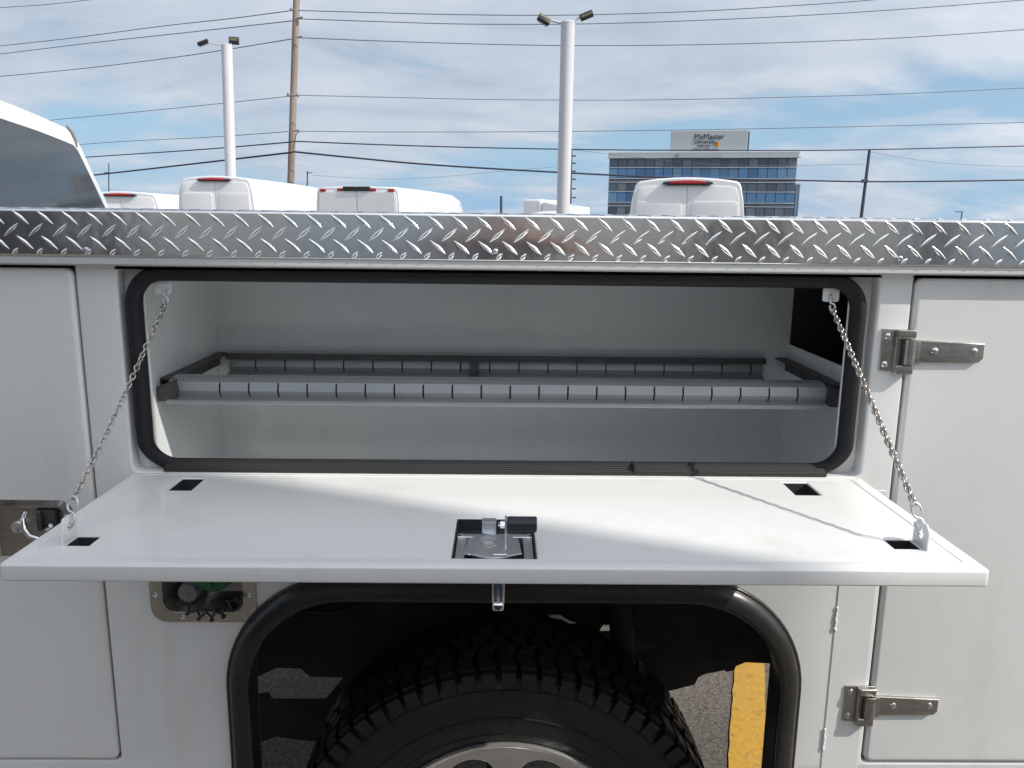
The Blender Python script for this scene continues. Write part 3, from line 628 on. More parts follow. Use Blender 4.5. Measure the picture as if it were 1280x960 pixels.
bm = B(); cyl(bm, (0.34, 0.47, 0.40), (0.30, 0.47, 0.80), 0.030, n=16); cyl(bm, (0.30, 0.47, 0.80), (0.28, 0.47, 0.93), 0.018, n=12); obj('shock_absorber', bm, M['under'], truck)
bm = B(); tube(bm, [(-0.30, 0.488, 0.90), (-0.28, 0.46, 0.84), (-0.33, 0.45, 0.78), (-0.40, 0.46, 0.75), (-0.50, 0.48, 0.74)], 0.006, 8); obj('brake_hose', bm, M['black'], truck, 80)
for x in (-0.44, -0.22, 0.46):
    bm = B(); box(bm, x, x + 0.03, 0.485, 0.4975, 0.76, 0.925, 0.004, 1); obj('liner_rib', bm, M['under'], truck)
# ---- rear wheels
def wheel(yo, s, far=False):
    c = (0.02, yo, 0.314); w = empty('wheel', parent=truck); dr_ = s
    prof = [(0.300, 0.012), (0.318, 0.004), (0.345, -0.004), (0.395, -0.010), (0.430, -0.006), (0.452, 0.006), (0.462, 0.020), (0.464, 0.15), (0.462, 0.28), (0.452, 0.294), (0.395, 0.31), (0.318, 0.296), (0.300, 0.288)]
    bm = B(); lathe(bm, [(r_, (h if h < 0.03 else 0.02 + (h - 0.02) * 0.78) * dr_) for r_, h in prof], c, 'y', 96)
    # raised sidewall rings
    for rr in (0.330, 0.372, 0.436):
        tube(bm, [(c[0] + rr * math.cos(t * math.pi / 36), c[1] + (-0.0075 if rr > .35 else 0.001) * dr_ , c[2] + rr * math.sin(t * math.pi / 36)) for t in range(72)], 0.0022, 5, True)
    obj('tyre', bm, M['tyre'], w, 50)
    # tread and shoulder blocks, joined
    bm = B(); N = 70
    def block(a0, a1, r0, r1, y0, y1, sk=0.0):
        vs = []
        for r_ in (r0, r1):
            for (a, y) in ((a0, y0), (a1, y0), (a1 + sk, y1), (a0 + sk, y1)):
                vs.append(bm.verts.new((c[0] + r_ * math.cos(a), c[1] + (y if y < 0.03 else 0.02 + (y - 0.02) * 0.78) * dr_, c[2] + r_ * math.sin(a))))
        for f in ((0, 1, 2, 3), (4, 7, 6, 5), (0, 4, 5, 1), (1, 5, 6, 2), (2, 6, 7, 3), (3, 7, 4, 0)): bm.faces.new([vs[k] for k in f])
    st = 2 * math.pi / N
    for i in range(N):
        a = i * st; j = random.uniform(-.04, .04) * st; ln = 0.0 if i % 2 else 0.014
        block(a + .12 * st + j, a + .82 * st, 0.452, 0.482, 0.008, 0.072, .25 * st)
        # shoulder lug wrapping down on to the sidewall (alternating long and short)
        block(a + .14 * st + j, a + .80 * st, 0.432 - ln, 0.475, -0.008 + 0.002 * (i % 2), 0.012)
        block(a + .20 * st, a + .90 * st, 0.455, 0.486, 0.082, 0.112, -.2 * st); block(a + .5 * st, a + 1.2 * st, 0.455, 0.486, 0.122, 0.172, .3 * st)
        block(a + .20 * st, a + .90 * st, 0.455, 0.486, 0.182, 0.212, .2 * st); block(a + .12 * st, a + .82 * st, 0.452, 0.484, 0.222, 0.292, -.25 * st)
    tr = obj('tread', bm, M['tyre'], w, None); tr['kind'] = 'stuff'
    bm = B(); lathe(bm, [(0.292, 0.03), (0.305, 0.010), (0.3065, 0.004), (0.304, -0.001), (0.298, -0.0005), (0.293, 0.006), (0.288, 0.020), (0.283, 0.05), (0.276, 0.12), (0.27, 0.28)][:] if s > 0 else [(0.292, -0.03), (0.305, -0.010), (0.304, 0.001), (0.298, 0.0), (0.288, -0.02), (0.27, -0.28)], c, 'y', 96); obj('rim', bm, M['alloy'], w, 60)
    hol = []
    for k in range(8):
        a = R(90 + 22.5 + 45 * k) if False else R(45 * k + 112); hol.append([(c[0] + 0.215 * math.cos(a) + 0.040 * math.cos(R(t)) * math.cos(a) - 0.055 * math.sin(R(t)) * math.sin(a), c[2] + 0.215 * math.sin(a) + 0.040 * math.cos(R(t)) * math.sin(a) + 0.055 * math.sin(R(t)) * math.cos(a)) for t in range(0, 360, 20)])
    ci = [(c[0] + 0.287 * math.cos(R(t)), c[2] + 0.287 * math.sin(R(t))) for t in range(0, 360, 5)]
    sheet('wheel_disc', ci, hol, c[1] + (0.035 if s > 0 else -0.045), 0.010, 0.004, M['alloy'], w)
    bm = B(); lathe(bm, [(0, -0.02), (0.05, -0.018), (0.055, 0.0), (0.06, 0.03)] if s > 0 else [(0, 0.02), (0.055, 0.0), (0.06, -0.03)], c, 'y', 24); obj('hub', bm, M['alloy'], w)
wheel(0.125, 1); wheel(2.33, -1)
# ---- cab
CXR = -1.87
cab = empty('cab', parent=truck)
rt = [AX(px, py, CXR) for px, py in ((0, 122), (30, 134), (60, 147), (84, 158), (94, 167), (103, 182), (119, 217), (133, 246), (140, 262))]
right = [(p.y, p.z) for p in rt]
right += [(right[-1][0] + 0.05, 1.60), (right[-1][0] + 0.06, 1.2), (2.44, 0.5)]
mid_y = 1.24; half = [(mid_y, right[0][1] + 0.035)] + right
sec_full = half + [(2 * mid_y - y, z) for y, z in half[1:][::-1]]
def cab_section(x, top_drop, scale_w, zlift=0):
    out = []
    for y, z in sec_full:
        zz_ = z
        if z > 1.5: zz_ = 1.5 + (z - 1.5) * (1 - top_drop)
        out.append((x, mid_y + (y - mid_y) * scale_w, zz_))
    return out
bm = B(); rings = []
for x, td, sw in ((CXR, 0.015, 0.985), (CXR - 0.02, 0.0, 1.0), (CXR - 0.9, -0.02, 1.0), (CXR - 1.7, -0.01, 1.0), (CXR - 2.1, 0.06, 0.99), (CXR - 2.75, 0.95, 0.99), (CXR - 3.7, 1.1, 0.97), (CXR - 4.0, 1.6, 0.9)):
    rings.append([bm.verts.new(p) for p in cab_section(x, td, sw)])
n = len(sec_full)
for i in range(len(rings) - 1):
    for k in range(n): bm.faces.new((rings[i][k], rings[i][(k + 1) % n], rings[i + 1][(k + 1) % n], rings[i + 1][k]))
bm.faces.new(rings[0]); bm.faces.new(rings[-1][::-1]); obj('cab_shell', bm, M['van'], cab, 50)
gl = [(p.y, p.z) for p in (AX(px, py, CXR) for px, py in ((0, 148), (45, 163), (78, 176), (90, 181), (96, 188), (112, 221), (128, 255), (135, 270)))]
glo = [(2 * mid_y - y, z) for y, z in gl]
glass = gl + [(gl[-1][0], 1.6)] + [(glo[-1][0], 1.6)] + glo[::-1]
sheet('rear_glass', glass, [], CXR + 0.006, 0.005, 0.0015, M['glass'], cab, 'yz')
bm = B(); cr = [AX(px, py, CXR + 0.004) for px, py in ((84, 157), (90, 165), (95, 176), (97, 184))]
tube(bm, [(CXR + 0.001, p.y, p.z) for p in cr], [0.004, 0.008, 0.008, 0.004], 8); obj('drip_channel', bm, M['greyplastic'], cab, 60)
for o in list(col.objects):
    if o.parent == truck: o.location = o.location - OFF
# ------------------------------------------------------------------ vans
def van(px, topy, d, wpx, yaw, length=7.0, style=0, label='', lean=0.10):
    cpt = AT(px, topy, d); Wd = wpx * d / FPX; H = cpt.z - GZ; hw = Wd / 2 * 1.0
    root = empty('parked_van', (cpt.x, cpt.y, GZ), -yaw); tag(root, label, 'van', 'white vans parked behind the truck')
    def section(y, hwb, hwt, z0, zt, crown):
        # half profile bottom -> top, mirrored
        sh = zt - crown
        h = [(hwb * 0.96, z0), (hwb, z0 + 0.25), (hwb, (z0 + zt) * 0.45), (hwt + (hwb - hwt) * 0.35, sh - 0.35), (hwt, sh - 0.08), (hwt - 0.03, sh - 0.02), (hwt - 0.10, sh + 0.025), (hwt * 0.6, zt - crown * 0.32), (hwt * 0.25, zt - crown * 0.05), (0, zt)]
        return [(x, y, z) for x, z in h] + [(-x, y, z) for x, z in h[:-1][::-1]]
    cr = 0.10 if style == 0 else 0.055; tw = hw * (0.87 if style == 0 else 0.95)
    st = [(0.0, hw, tw - 0.02, 0.5, H - 0.03, cr), (0.04, hw, tw, 0.5, H, cr), (length * 0.35, hw, tw, 0.45, H + 0.01, cr), (length * 0.62, hw, tw, 0.45, H - 0.02, cr),
          (length * 0.72, hw, tw * 0.98, 0.45, H - 0.14, cr), (length * 0.86, hw, tw * 0.95, 0.45, H * 0.58, cr), (length * 0.97, hw * 0.93, tw * 0.9, 0.45, H * 0.44, cr), (length, hw * 0.8, tw * 0.75, 0.5, H * 0.33, cr)]
    bm = B(); rg = [[bm.verts.new(p) for p in section(*s)] for s in st]; n = len(rg[0])
    for i in range(len(rg) - 1):
        for k in range(n): bm.faces.new((rg[i][k], rg[i][(k + 1) % n], rg[i + 1][(k + 1) % n], rg[i + 1][k]))
    bm.faces.new(rg[0]); bm.faces.new(rg[-1][::-1]); obj('van_body', bm, M['van'], root, 40)
    # rear doors
    top = H - cr - (0.10 if style == 0 else 0.09)
    for s in (-1, 1):
        pts = [(s * 0.012, 0.75), (s * (hw - 0.09), 0.75), (s * (hw - 0.09), H * 0.5), (s * (tw - 0.05), top - 0.16), (s * (tw - 0.10), top - 0.02), (s * (tw - 0.2), top + 0.012), (s * 0.012, top + (0.05 if style == 0 else 0.015))]
        if s < 0: pts = pts[::-1]
        dd = sheet('rear_door', pts, [], -0.022, 0.024, 0.006, M['van'], root)
        if style == 0:
            ip = rrect(0.10, hw - 0.20, H * 0.52, top - 0.28, 0.10, 5); ip = [(s * x, z) for x, z in ip]
            if s < 0: ip = ip[::-1]
            sheet('blank_window', ip, [], -0.034, 0.014, 0.006, M['van'], dd, segs=3)
        else:
            bm = B(); box(bm, min(s * 0.03, s * (tw - .1)), max(s * 0.03, s * (tw - .1)), -0.036, -0.030, H * 0.45, top - 0.02, 0.003, 1); obj('door_skin', bm, M['van'], dd)
        bm = B(); box(bm, min(s * (hw - .10), s * (hw - .01)), max(s * (hw - .10), s * (hw - .01)), -0.03, 0.03, 0.95, 1.55, 0.01, 2); obj('tail_light', bm, M['red'], root)
    # high brake light
    if style == 0:
        lw = hw * 0.36; bm = B()
        N = 20; lo = [(lw * 1.15 * math.cos(math.pi * i / N), 0.055 * math.sin(math.pi * i / N) ** 0.7) for i in range(N + 1)]
        ho = sheet('brake_light_housing', [(x, H - cr * 0.35 - 0.09 + z) for x, z in lo] + [(-lw * 0.9, H - cr * .35 - 0.125), (lw * 0.9, H - cr * .35 - 0.125)], [], -0.10, 0.20, 0.012, M['black'], root)
        lo2 = [(lw * 0.85 * math.cos(math.pi * i / N), 0.052 * math.sin(math.pi * i / N) ** 0.7) for i in range(N + 1)]
        sheet('brake_light_lens', [(x, H - cr * .35 - 0.083 + z) for x, z in lo2] + [(-lw * 0.8, H - cr * .35 - 0.098), (lw * 0.8, H - cr * .35 - 0.098)], [], -0.112, 0.10, 0.006, M['red'], root)
    else:
        bm = B(); box(bm, -0.38, 0.38, -0.07, 0.05, H - 0.125, H - 0.012, 0.02, 2); obj('camera_housing', bm, M['black'], root)
        for x in (-0.47, 0.47, -0.98, 0.98):
            bm = B(); box(bm, x - 0.085, x + 0.085, -0.045, 0.03, H - 0.12 - abs(x) * .03, H - 0.045 - abs(x) * .03, 0.02, 2); obj('clearance_light', bm, M['red'], root)
    bm = B(); box(bm, -hw * 0.98, hw * 0.98, -0.18, 0.06, 0.42, 0.72, 0.04, 3); obj('rear_bumper', bm, M['black'], root)
    bm = B(); vs = []
    y0, y1 = length * 0.725, length * 0.852
    for s in (-1, 1): vs.append(bm.verts.new((s * tw * 0.86, y0 + 0.1, H - 0.30)))
    for s in (1, -1): vs.append(bm.verts.new((s * tw * 0.86, y1, H * 0.60)))
    bm.faces.new(vs); r_ = bmesh.ops.extrude_face_region(bm, geom=bm.faces[:]); bmesh.ops.translate(bm, verts=[v for v in r_['geom'] if isinstance(v, bmesh.types.BMVert)], vec=(0, -0.02, -0.06)); obj('windshield', bm, M['glass'], root)
    for s in (-1, 1):
        bm = B(); x = s * (hw + 0.001); box(bm, min(x - s * .01, x + s * .004), max(x - s * .01, x + s * .004), length * 0.62, length * 0.80, H * 0.53, H * 0.70, 0.003, 1); obj('side_window', bm, M['glass'], root)
        for yy in (length * 0.2, length * 0.83):
            bm = B(); cyl(bm, (s * (hw - 0.28), yy, 0.42), (s * (hw + 0.01), yy, 0.42), 0.42, n=28); wv = obj('wheel', bm, M['tyre'], root)
            bm = B(); cyl(bm, (s * (hw + 0.0), yy, 0.42), (s * (hw + 0.02), yy, 0.42), 0.24, n=20); obj('rim', bm, M['alloy'], wv)
        # body-side swage line
        bm = B(); box(bm, min(s * (hw - .03), s * (hw + .012)), max(s * (hw - .03), s * (hw + .012)), 0.4, length * .6, H * 0.40, H * 0.42, 0.008, 2); obj('side_moulding', bm, M['van'], root)
        bm = B(); box(bm, min(s * (tw + 0.0), s * (tw + .035)), max(s * (tw + 0.0), s * (tw + .035)), 0.7, length * .5, H - 0.52, H - 0.48, 0.010, 2); obj('side_moulding', bm, M['van'], root)
    return root
van(150, 239, 25.5, 106, R(6), 7.6, 0, 'white van half hidden by the truck cab, furthest left of the parked vans')
van(268, 219.5, 22.7, 108, R(9), 9.0, 0, 'tall white van with red brake light, in front of the left lamp post')
van(446, 232.5, 21.1, 117, R(15), 7.4, 1, 'flat-roofed white van with black camera box and small red roof lights')
van(860, 221.5, 16.2, 150, R(13), 6.6, 0, 'white van with red brake light, standing before the glass office building')
# white lorry cab and a car roof seen past the lamp post
p = AT(668, 249, 34); tr_ = empty('box_truck', (p.x - 0.1, p.y, GZ), R(-32)); tag(tr_, 'white truck cab with rounded roof, half hidden behind the right lamp post', 'truck')
H = p.z - GZ
bm = B(); box(bm, -0.45, 0.45, 0, 2.3, 0.5, H, 0.14, 4); obj('cab_body', bm, M['van'], tr_)
bm = B(); box(bm, 0.48, 1.7, -0.0, 2.2, 0.7, H - 0.10, 0.10, 3); 
for v in bm.verts:
    if v.co.z > H - 0.5 and v.co.x > 1: v.co.z -= 0.18
obj('cargo_body', bm, M['van'], tr_)
for x in (0, 1.2):
    for y in (0.1, 1.8): bm = B(); cyl(bm, (x, y, 0.45), (x, y + 0.3, 0.45), 0.45, n=24); obj('wheel', bm, M['tyre'], tr_)
p = AT(703, 265, 27); cr_ = empty('parked_suv', (p.x, p.y, GZ), R(-8)); tag(cr_, 'white suv roof just showing at the foot of the right lamp post', 'car')
H = p.z - GZ
bm = B(); rg = []
for x, z, hw in ((-2.6, 1.15, 0.9), (-2.5, 1.4, 1.0), (-1.6, 1.5, 1.08), (-0.95, H - 0.05, 0.86), (-0.6, H, 0.88), (0.3, H + 0.01, 0.88), (1.1, H - 0.10, 0.85), (1.75, 1.5, 1.05), (2.6, 1.35, 0.98), (2.8, 1.0, 0.85)):
    rg.append([bm.verts.new((x, y, zz_)) for y, zz_ in ((-1.05, 0.4), (-1.1, min(z, 1.35)), (-hw, z - 0.05), (-hw + 0.12, z), (0, z + 0.03), (hw - 0.12, z), (hw, z - 0.05), (1.1, min(z, 1.35)), (1.05, 0.4))])
for i in range(len(rg) - 1):
    for k in range(8): bm.faces.new((rg[i][k], rg[i][k + 1], rg[i + 1][k + 1], rg[i + 1][k]))
bm.faces.new(rg[0]); bm.faces.new(rg[-1]); obj('car_body', bm, M['van'], cr_, 40)
bm = B(); rg = []
for x, z, hw in ((-1.5, 1.55, 1.085), (-0.98, H - 0.16, 0.92), (1.05, H - 0.18, 0.92), (1.6, 1.58, 1.075)):
    rg.append([bm.verts.new((x, s * hw, z)) for s in (-1, 1)])
for s in (0, 1):
    f = [rg[0][s], rg[1][s], rg[2][s], rg[3][s]]; bm.faces.new(f)
obj('side_glass', bm, M['glass'], cr_)
for x in (-1.7, 1.75):
    for s in (-1, 1): bm = B(); cyl(bm, (x, s * 0.85, 0.42), (x, s * 1.12, 0.42), 0.42, n=24); obj('wheel', bm, M['tyre'], cr_)
# ------------------------------------------------------------------ lamp posts
def lamp_post(ptop, pbot, d, wpx, label, heads):
    top = AT(*ptop, d); low = AY(*pbot, top.y); ax = (top - low); ax = Vector((ax.x, 0, ax.z))
    base = Vector((top.x - ax.x / ax.z * (top.z - GZ), top.y, GZ)); r_ = wpx / 2 * d / FPX
    root = empty('lamp_post', base); tag(root, label, 'lamp post', 'floodlight posts in the car lot')
    tp = top - base
    bm = B(); cyl(bm, (0, 0, 0.5), tp, r_ * 0.98, r_, 24); obj('post', bm, M['post'], root)
    bm = B(); cyl(bm, (0, 0, 0), (0, 0, 0.5), r_ * 1.9, r_ * 1.9, 24); obj('post_base', bm, M['cladding'], root)
    bm = B(); cyl(bm, tp, tp + Vector((0, 0, .03)), r_ * 1.04, r_ * 0.9, 24); obj('post_cap', bm, M['post'], root)
    for (arm, head, sz, rx, rz) in heads:
        pts = [AT(x, y, d) - base for x, y in arm]; bm = B(); tube(bm, pts, 0.022, 8); ob = obj('arm', bm, M['post'], root, 60)
        hp = AT(head[0], head[1], d) - base
        q = Euler((R(rx), R(rz), 0)).to_matrix()
        hr = empty('floodlight', hp, 0, root); hr.rotation_euler = (R(rx), R(rz), 0)
        bm = B(); box(bm, -sz[0] / 2, sz[0] / 2, -0.05, 0.05, -sz[1] / 2, sz[1] / 2, 0.012, 2)
        for k in range(7): box(bm, -sz[0] / 2 + .04 + k * (sz[0] - .08) / 6.0 - .006, -sz[0] / 2 + .04 + k * (sz[0] - .08) / 6.0 + .006, 0.05, 0.10, -sz[1] * .42, sz[1] * .42)
        obj('lamp_housing', bm, M['black'], hr)
        bm = B(); box(bm, -sz[0] * .42, sz[0] * .42, -0.056, -0.0505, sz[1] * .02, sz[1] * .38, 0.002, 1); obj('lamp_lens', bm, M['lamp'], hr)
D1 = 26.5; D2 = 16.0
lamp_post((283.5, 57), (288.5, 218), D1, 13.5, 'slim white lamp post with two floodlights, rising behind the left van',
          [([(284, 57), (270, 55.5), (262, 53)], (253.5, 53), (0.36, 0.14), -50, -20), ([(284, 57), (288, 56), (291, 53)], (292.5, 51), (0.32, 0.24), 8, 3)])
lamp_post((710, 29), (704, 262), D2, 17.5, 'stouter white lamp post with two angled floodlights, left of the office building',
          [([(710, 30), (698, 28), (688, 25.5)], (680, 24.5), (0.265, 0.125), -28, 28), ([(708, 30), (718, 26), (726, 21)], (733, 19.5), (0.265, 0.13), 20, -22)])
# ------------------------------------------------------------------ poles
def pole(name, pt, pb, d, w0, w1, m_, label, extra=None, group=None, up=0):
    top = AT(*pt, d); low = AY(*pb, top.y); k = (top - low) / (top.z - low.z); base = low + k * (GZ - low.z); base.y = top.y; base = Vector((base.x, top.y, GZ))
    if up: top = top + k * up
    top.y = base.y
    root = empty(name, base); tag(root, label, 'utility pole', group)
    bm = B(); cyl(bm, (0, 0, 0), top - base, w1 / 2 * d / FPX, w0 / 2 * d / FPX, 16); obj('pole_shaft', bm, m_, root)
    return root, base
G_P = 'utility poles along the road'
root, base = pole('utility_pole', (370.5, 0), (363.5, 228), 38, 8.0, 9.5, M['wood'], 'tall weathered wooden utility pole rising between two vans', None, G_P, up=1.6)
for (x, y, s) in ((371, 13, -1), (371, 23, 1), (370.5, 47, 1), (367, 119, -1), (366, 120, 1), (366, 164, 1)):
    p = AT(x, y, 38) - base; bm = B(); cyl(bm, p, p + Vector((s * 0.22, -0.05, 0.03)), 0.035, n=8); lathe(bm, [(0, -0.09), (0.07, -0.06), (0.05, -0.02), (0.07, 0.01), (0.05, 0.05), (0.0, 0.09)], p + Vector((s * 0.26, -0.05, 0.03)), 'z', 10); obj('insulator', bm, M['greyplastic'], root)
bm = B(); tube(bm, [AT(x, y, 37.7) - base for x, y in ((375, 164), (370.5, 167), (368.5, 176), (366.5, 186))], 0.02, 6); obj('jumper_wire', bm, M['wire'], root)
root2, base2 = pole('utility_pole', (1087, 187), (1076.5, 272), 62, 3.4, 4.6, M['darkpole'], 'slender dark utility pole right of the office building', None, G_P)
bm = B(); p = AT(1082.5, 226, 62) - base2
box(bm, p.x - 0.35, p.x + 0.1, p.y - 0.2, p.y + 0.1, p.z - 0.15, p.z + 0.1, .02, 1); obj('cable_clamp', bm, M['darkpole'], root2)
root3, base3 = pole('utility_pole', (714, 186), (712.5, 266), 58, 3.2, 4.0, M['darkpole'], 'dark pole with side insulators close behind the right lamp post', None, G_P)
for y in (195, 204, 214, 224, 236, 247):
    p = AT(715, y, 57.8) - base3; bm = B(); box(bm, p.x, p.x + 0.28, p.y - .05, p.y + .05, p.z - .05, p.z + .05, .02, 1); obj('insulator', bm, M['darkpole'], root3)
pole('utility_pole', (626.5, 245), (626.5, 268), 95, 3.0, 3.4, M['darkpole'], 'short far dark pole between the flat-roofed van and right lamp post', None, G_P)
r4, b4 = pole('utility_pole', (136, 204), (136, 238), 90, 1.2, 1.5, M['darkpole'], 'thin far pole standing above the leftmost van', None, G_P)
bm = B(); p = AT(136, 216, 90) - b4; box(bm, p.x - 0.55, p.x + 0.55, p.y - .05, p.y + .05, p.z - .04, p.z + .04); obj('crossarm', bm, M['darkpole'], r4)
r5, b5 = pole('utility_pole', (384.5, 214), (384, 232), 90, 1.6, 1.8, M['darkpole'], 'short far pole just right of the tall wooden pole', None, G_P)
bm = B(); p = AT(386, 216, 90) - b5; box(bm, p.x - 0.3, p.x + 0.4, p.y - .05, p.y + .05, p.z - .04, p.z + .04); obj('crossarm', bm, M['darkpole'], r5)
top = AT(1202, 265, 80); sl = empty('street_lamp', (top.x, top.y, GZ)); tag(sl, 'tiny far street lamp with a side arm, far right above the plate', 'street lamp')
bm = B(); cyl(bm, (0, 0, 0), (0.05, 0, top.z - GZ), 0.06, n=8); obj('lamp_pole', bm, M['darkpole'], sl)
bm = B(); box(bm, -0.62, 0.09, -.06, .06, top.z - GZ - 0.03, top.z - GZ + 0.05); obj('lamp_arm', bm, M['darkpole'], sl)
# ------------------------------------------------------------------ wires
def catmull(P, n=8):
    out = []
    for i in range(len(P) - 1):
        p0 = P[max(i - 1, 0)]; p1 = P[i]; p2 = P[i + 1]; p3 = P[min(i + 2, len(P) - 1)]
        for k in range(n):
            t = k / n; out.append(0.5 * ((2 * p1) + (p2 - p0) * t + (2 * p0 - 5 * p1 + 4 * p2 - p3) * t * t + (3 * p1 - p0 - 3 * p2 + p3) * t ** 3))
    out.append(P[-1]); return out
def wire(L, Rr, r_, m_, label, dl_=55, dr_=44):
    """L and Rr: picture points each side of the wooden pole; the line runs off far left and nearer right"""
    dp = 38
    def dep(x):
        if x < 368: return dp + (dl_ - dp) * (368 - x) / 368.0
        return dp + (dr_ - dp) * (x - 368) / 912.0
    A = [AT(x, y, dep(x)) for x, y in L]; Bp = [AT(x, y, dep(x)) for x, y in Rr]
    bm = B()
    if A: tube(bm, catmull([A[0] + (A[0] - A[1]) * 0.8] + A), r_, 6)
    if Bp: tube(bm, catmull(Bp + [Bp[-1] + (Bp[-1] - Bp[-2]) * 0.8]), r_, 6)
    o = obj('overhead_wire', bm, m_, None, 80); tag(o, label, 'power line', 'overhead wires strung on the poles'); return o
wire([(0, 57.5), (90, 47.5), (200, 33), (290, 23), (366, 13)], [(372, 13), (460, 15.5), (560, 18), (700, 19), (860, 14.5), (1000, 6.5), (1100, -1), (1280, -18)], 0.022, M['greywire'], 'topmost grey wire on the tall wooden pole')
wire([(0, 67.5), (120, 53), (230, 41), (366, 26)], [(372, 23.5), (460, 26.5), (580, 30), (720, 30), (860, 26), (1000, 19.5), (1120, 12), (1280, 0)], 0.022, M['greywire'], 'second grey wire down on the tall wooden pole')
wire([(0, 95.5), (100, 86), (230, 70), (366, 48.5)], [(373, 47), (470, 51), (600, 55), (720, 57), (860, 56), (1000, 52.5), (1140, 46.5), (1280, 37)], 0.022, M['greywire'], 'third grey wire down on the tall wooden pole')
wire([(60, 150.5), (150, 142), (260, 131), (365, 120)], [(371, 119), (480, 121.5), (620, 124.5), (800, 125), (960, 122), (1120, 117.5), (1280, 110)], 0.017, M['greywire'], 'fine grey wire fixed halfway up the tall wooden pole')
wire([(60, 184), (150, 177), (260, 171.5), (360, 164.5)], [(375, 164), (500, 165), (680, 164.5), (880, 162), (1080, 158), (1280, 153)], 0.018, M['greywire'], 'thin grey wire just above the two black cables', dl_=60)
wire([(40, 202), (115, 196), (250, 187), (365, 177.5)], [(366, 176.5), (480, 181), (620, 185), (790, 187.5), (1000, 188), (1087, 187), (1180, 185), (1280, 182.5)], 0.032, M['wire'], 'upper of the two black cables, crossing the office sign')
wire([(40, 227), (125, 218), (240, 205), (365, 190.5)], [(366, 189.5), (440, 197), (540, 206), (690, 215), (850, 222.5), (1000, 225.5), (1082, 227), (1180, 226.5), (1280, 225)], 0.046, M['wire'], 'lowest and thickest black cable, crossing the office windows')
def loose(pts, d0, d1, r_, label, m_=None):
    P = [AT(x, y, d0 + (d1 - d0) * i / (len(pts) - 1)) for i, (x, y) in enumerate(pts)]; bm = B(); tube(bm, catmull(P), r_, 5)
    o = obj('overhead_wire', bm, m_ or M['greywire'], None, 80); tag(o, label, 'power line', 'overhead wires strung on the poles')
loose([(-40, 12), (0, 9.5), (60, 5.5), (110, 0), (180, -9)], 52, 48, 0.02, 'short grey wire cutting the upper left corner')
loose([(714, 187), (900, 206), (1086, 205)], 60, 62, 0.014, 'hair-thin far wire sagging toward the slender dark pole from the lamp post')
loose([(1086, 190), (1180, 204), (1300, 209)], 62, 62, 0.012, 'hair-thin far wire leaving the slender dark pole for the right')
loose([(390, 219), (500, 224), (640, 213), (700, 208)], 95, 95, 0.016, 'hair-thin far wire above the flat-roofed van')
# ------------------------------------------------------------------ office building
DB = 195.0
bl = AT(756.5, 284, DB); br = AT(990, 284, DB); topz = AT(880, 193, DB).z; Wb = br.x - bl.x
off = empty('office_building', (bl.x, bl.y, GZ), R(-12)); Wb *= 0.965; tag(off, 'glass office building with blue bands and a sign block on its roof', 'building')
u = DB / FPX; H = topz - GZ
bm = B(); box(bm, 0.4, Wb - 0.4, 0.8, 26, 0, H - 0.3); obj('core', bm, M['cladding'], off)
bm = B(); box(bm, 0.2, Wb, 0.0, 27, H - 7.2 * u, H, 0.15, 1); box(bm, 0.0, Wb + 0.2, -0.4, 0.2, H - 7.8 * u, H - 6.8 * u); obj('parapet', bm, M['cladding'], off)
bm = B(); box(bm, 85 * u, 137 * u, -0.7, 0.0, H - 7.6 * u, H - 1.2 * u); obj('centre_parapet', bm, M['cladding'], off)
zcur = H - 8 * u; cw = 9.9 * u; ncol = int(Wb / cw / 4) * 4
win_me = {}
VAR = [mat('office_window_dark', (0.05, 0.065, 0.09), 0.15, spec=0.7), mat('office_window_blind', (0.14, 0.165, 0.20), 0.3), mat('blue_spandrel_pale', (0.12, 0.24, 0.40), 0.2, spec=0.7), mat('blue_spandrel_deep', (0.045, 0.12, 0.25), 0.2, spec=0.7)]
def panel(name, x0, x1, z0, z1, y, m_, key):
    q = random.random()
    if name == 'window' and q < 0.5: m_ = VAR[0 if q < 0.32 else 1]; key = key + m_.name
    if name == 'spandrel' and q < 0.4: m_ = VAR[2 if q < 0.2 else 3]; key = key + m_.name
    if key not in win_me:
        bm = B(); box(bm, 0, x1 - x0, -0.05, 0.2, 0, z1 - z0, 0.03, 1); me = bpy.data.meshes.new(name); bmesh.ops.recalc_face_normals(bm, faces=bm.faces[:]); bm.to_mesh(me); bm.free(); me.materials.append(m_); win_me[key] = me
    o = bpy.data.objects.new(name, win_me[key]); col.objects.link(o); o.parent = off; o.location = (x0, y, z0); return o
cwf = (Wb - 0.8) / ncol
while zcur > 2:
    for (nm, hpx, m_) in (('window', 10.2, 'window'), ('spandrel', 12.0, 'blueglass'), ('vent_band', 3.4, 'window')):
        z1 = zcur; z0 = zcur - hpx * u
        if z0 < 0: break
        for k in range(ncol):
            yy = 0.55 if 9 <= k <= 13 else 0.2
            if nm == 'vent_band' and k % 4: continue
            wdt = cwf if nm != 'vent_band' else cwf * 4
            x0 = 0.4 + k * cwf; panel(nm, x0 + 0.09, x0 + wdt - 0.09, z0 + 0.08, z1 - 0.08, yy, M[m_], nm)
        bm = B(); box(bm, 0.3, Wb - 0.3, 0.05, 0.8, z0 - 0.75 * u, z0 + 0.25 * u * 0.2); obj('band', bm, M['mullion'], off)
        zcur = z0 - 1.0 * u
bm = B(); box(bm, Wb, Wb + 4 * u, 1.5, 5, 0, H - 38 * u); box(bm, Wb - .1, Wb + 4.4 * u, 1.2, 5.3, H - 38.5 * u, H - 37 * u); obj('side_wing', bm, M['cladding'], off)
bm = B()
box(bm, Wb + 0.3, Wb + 3.6 * u, 1.38, 1.49, 1, H - 39 * u); obj('wing_glass', bm, M['blueglass'], off)
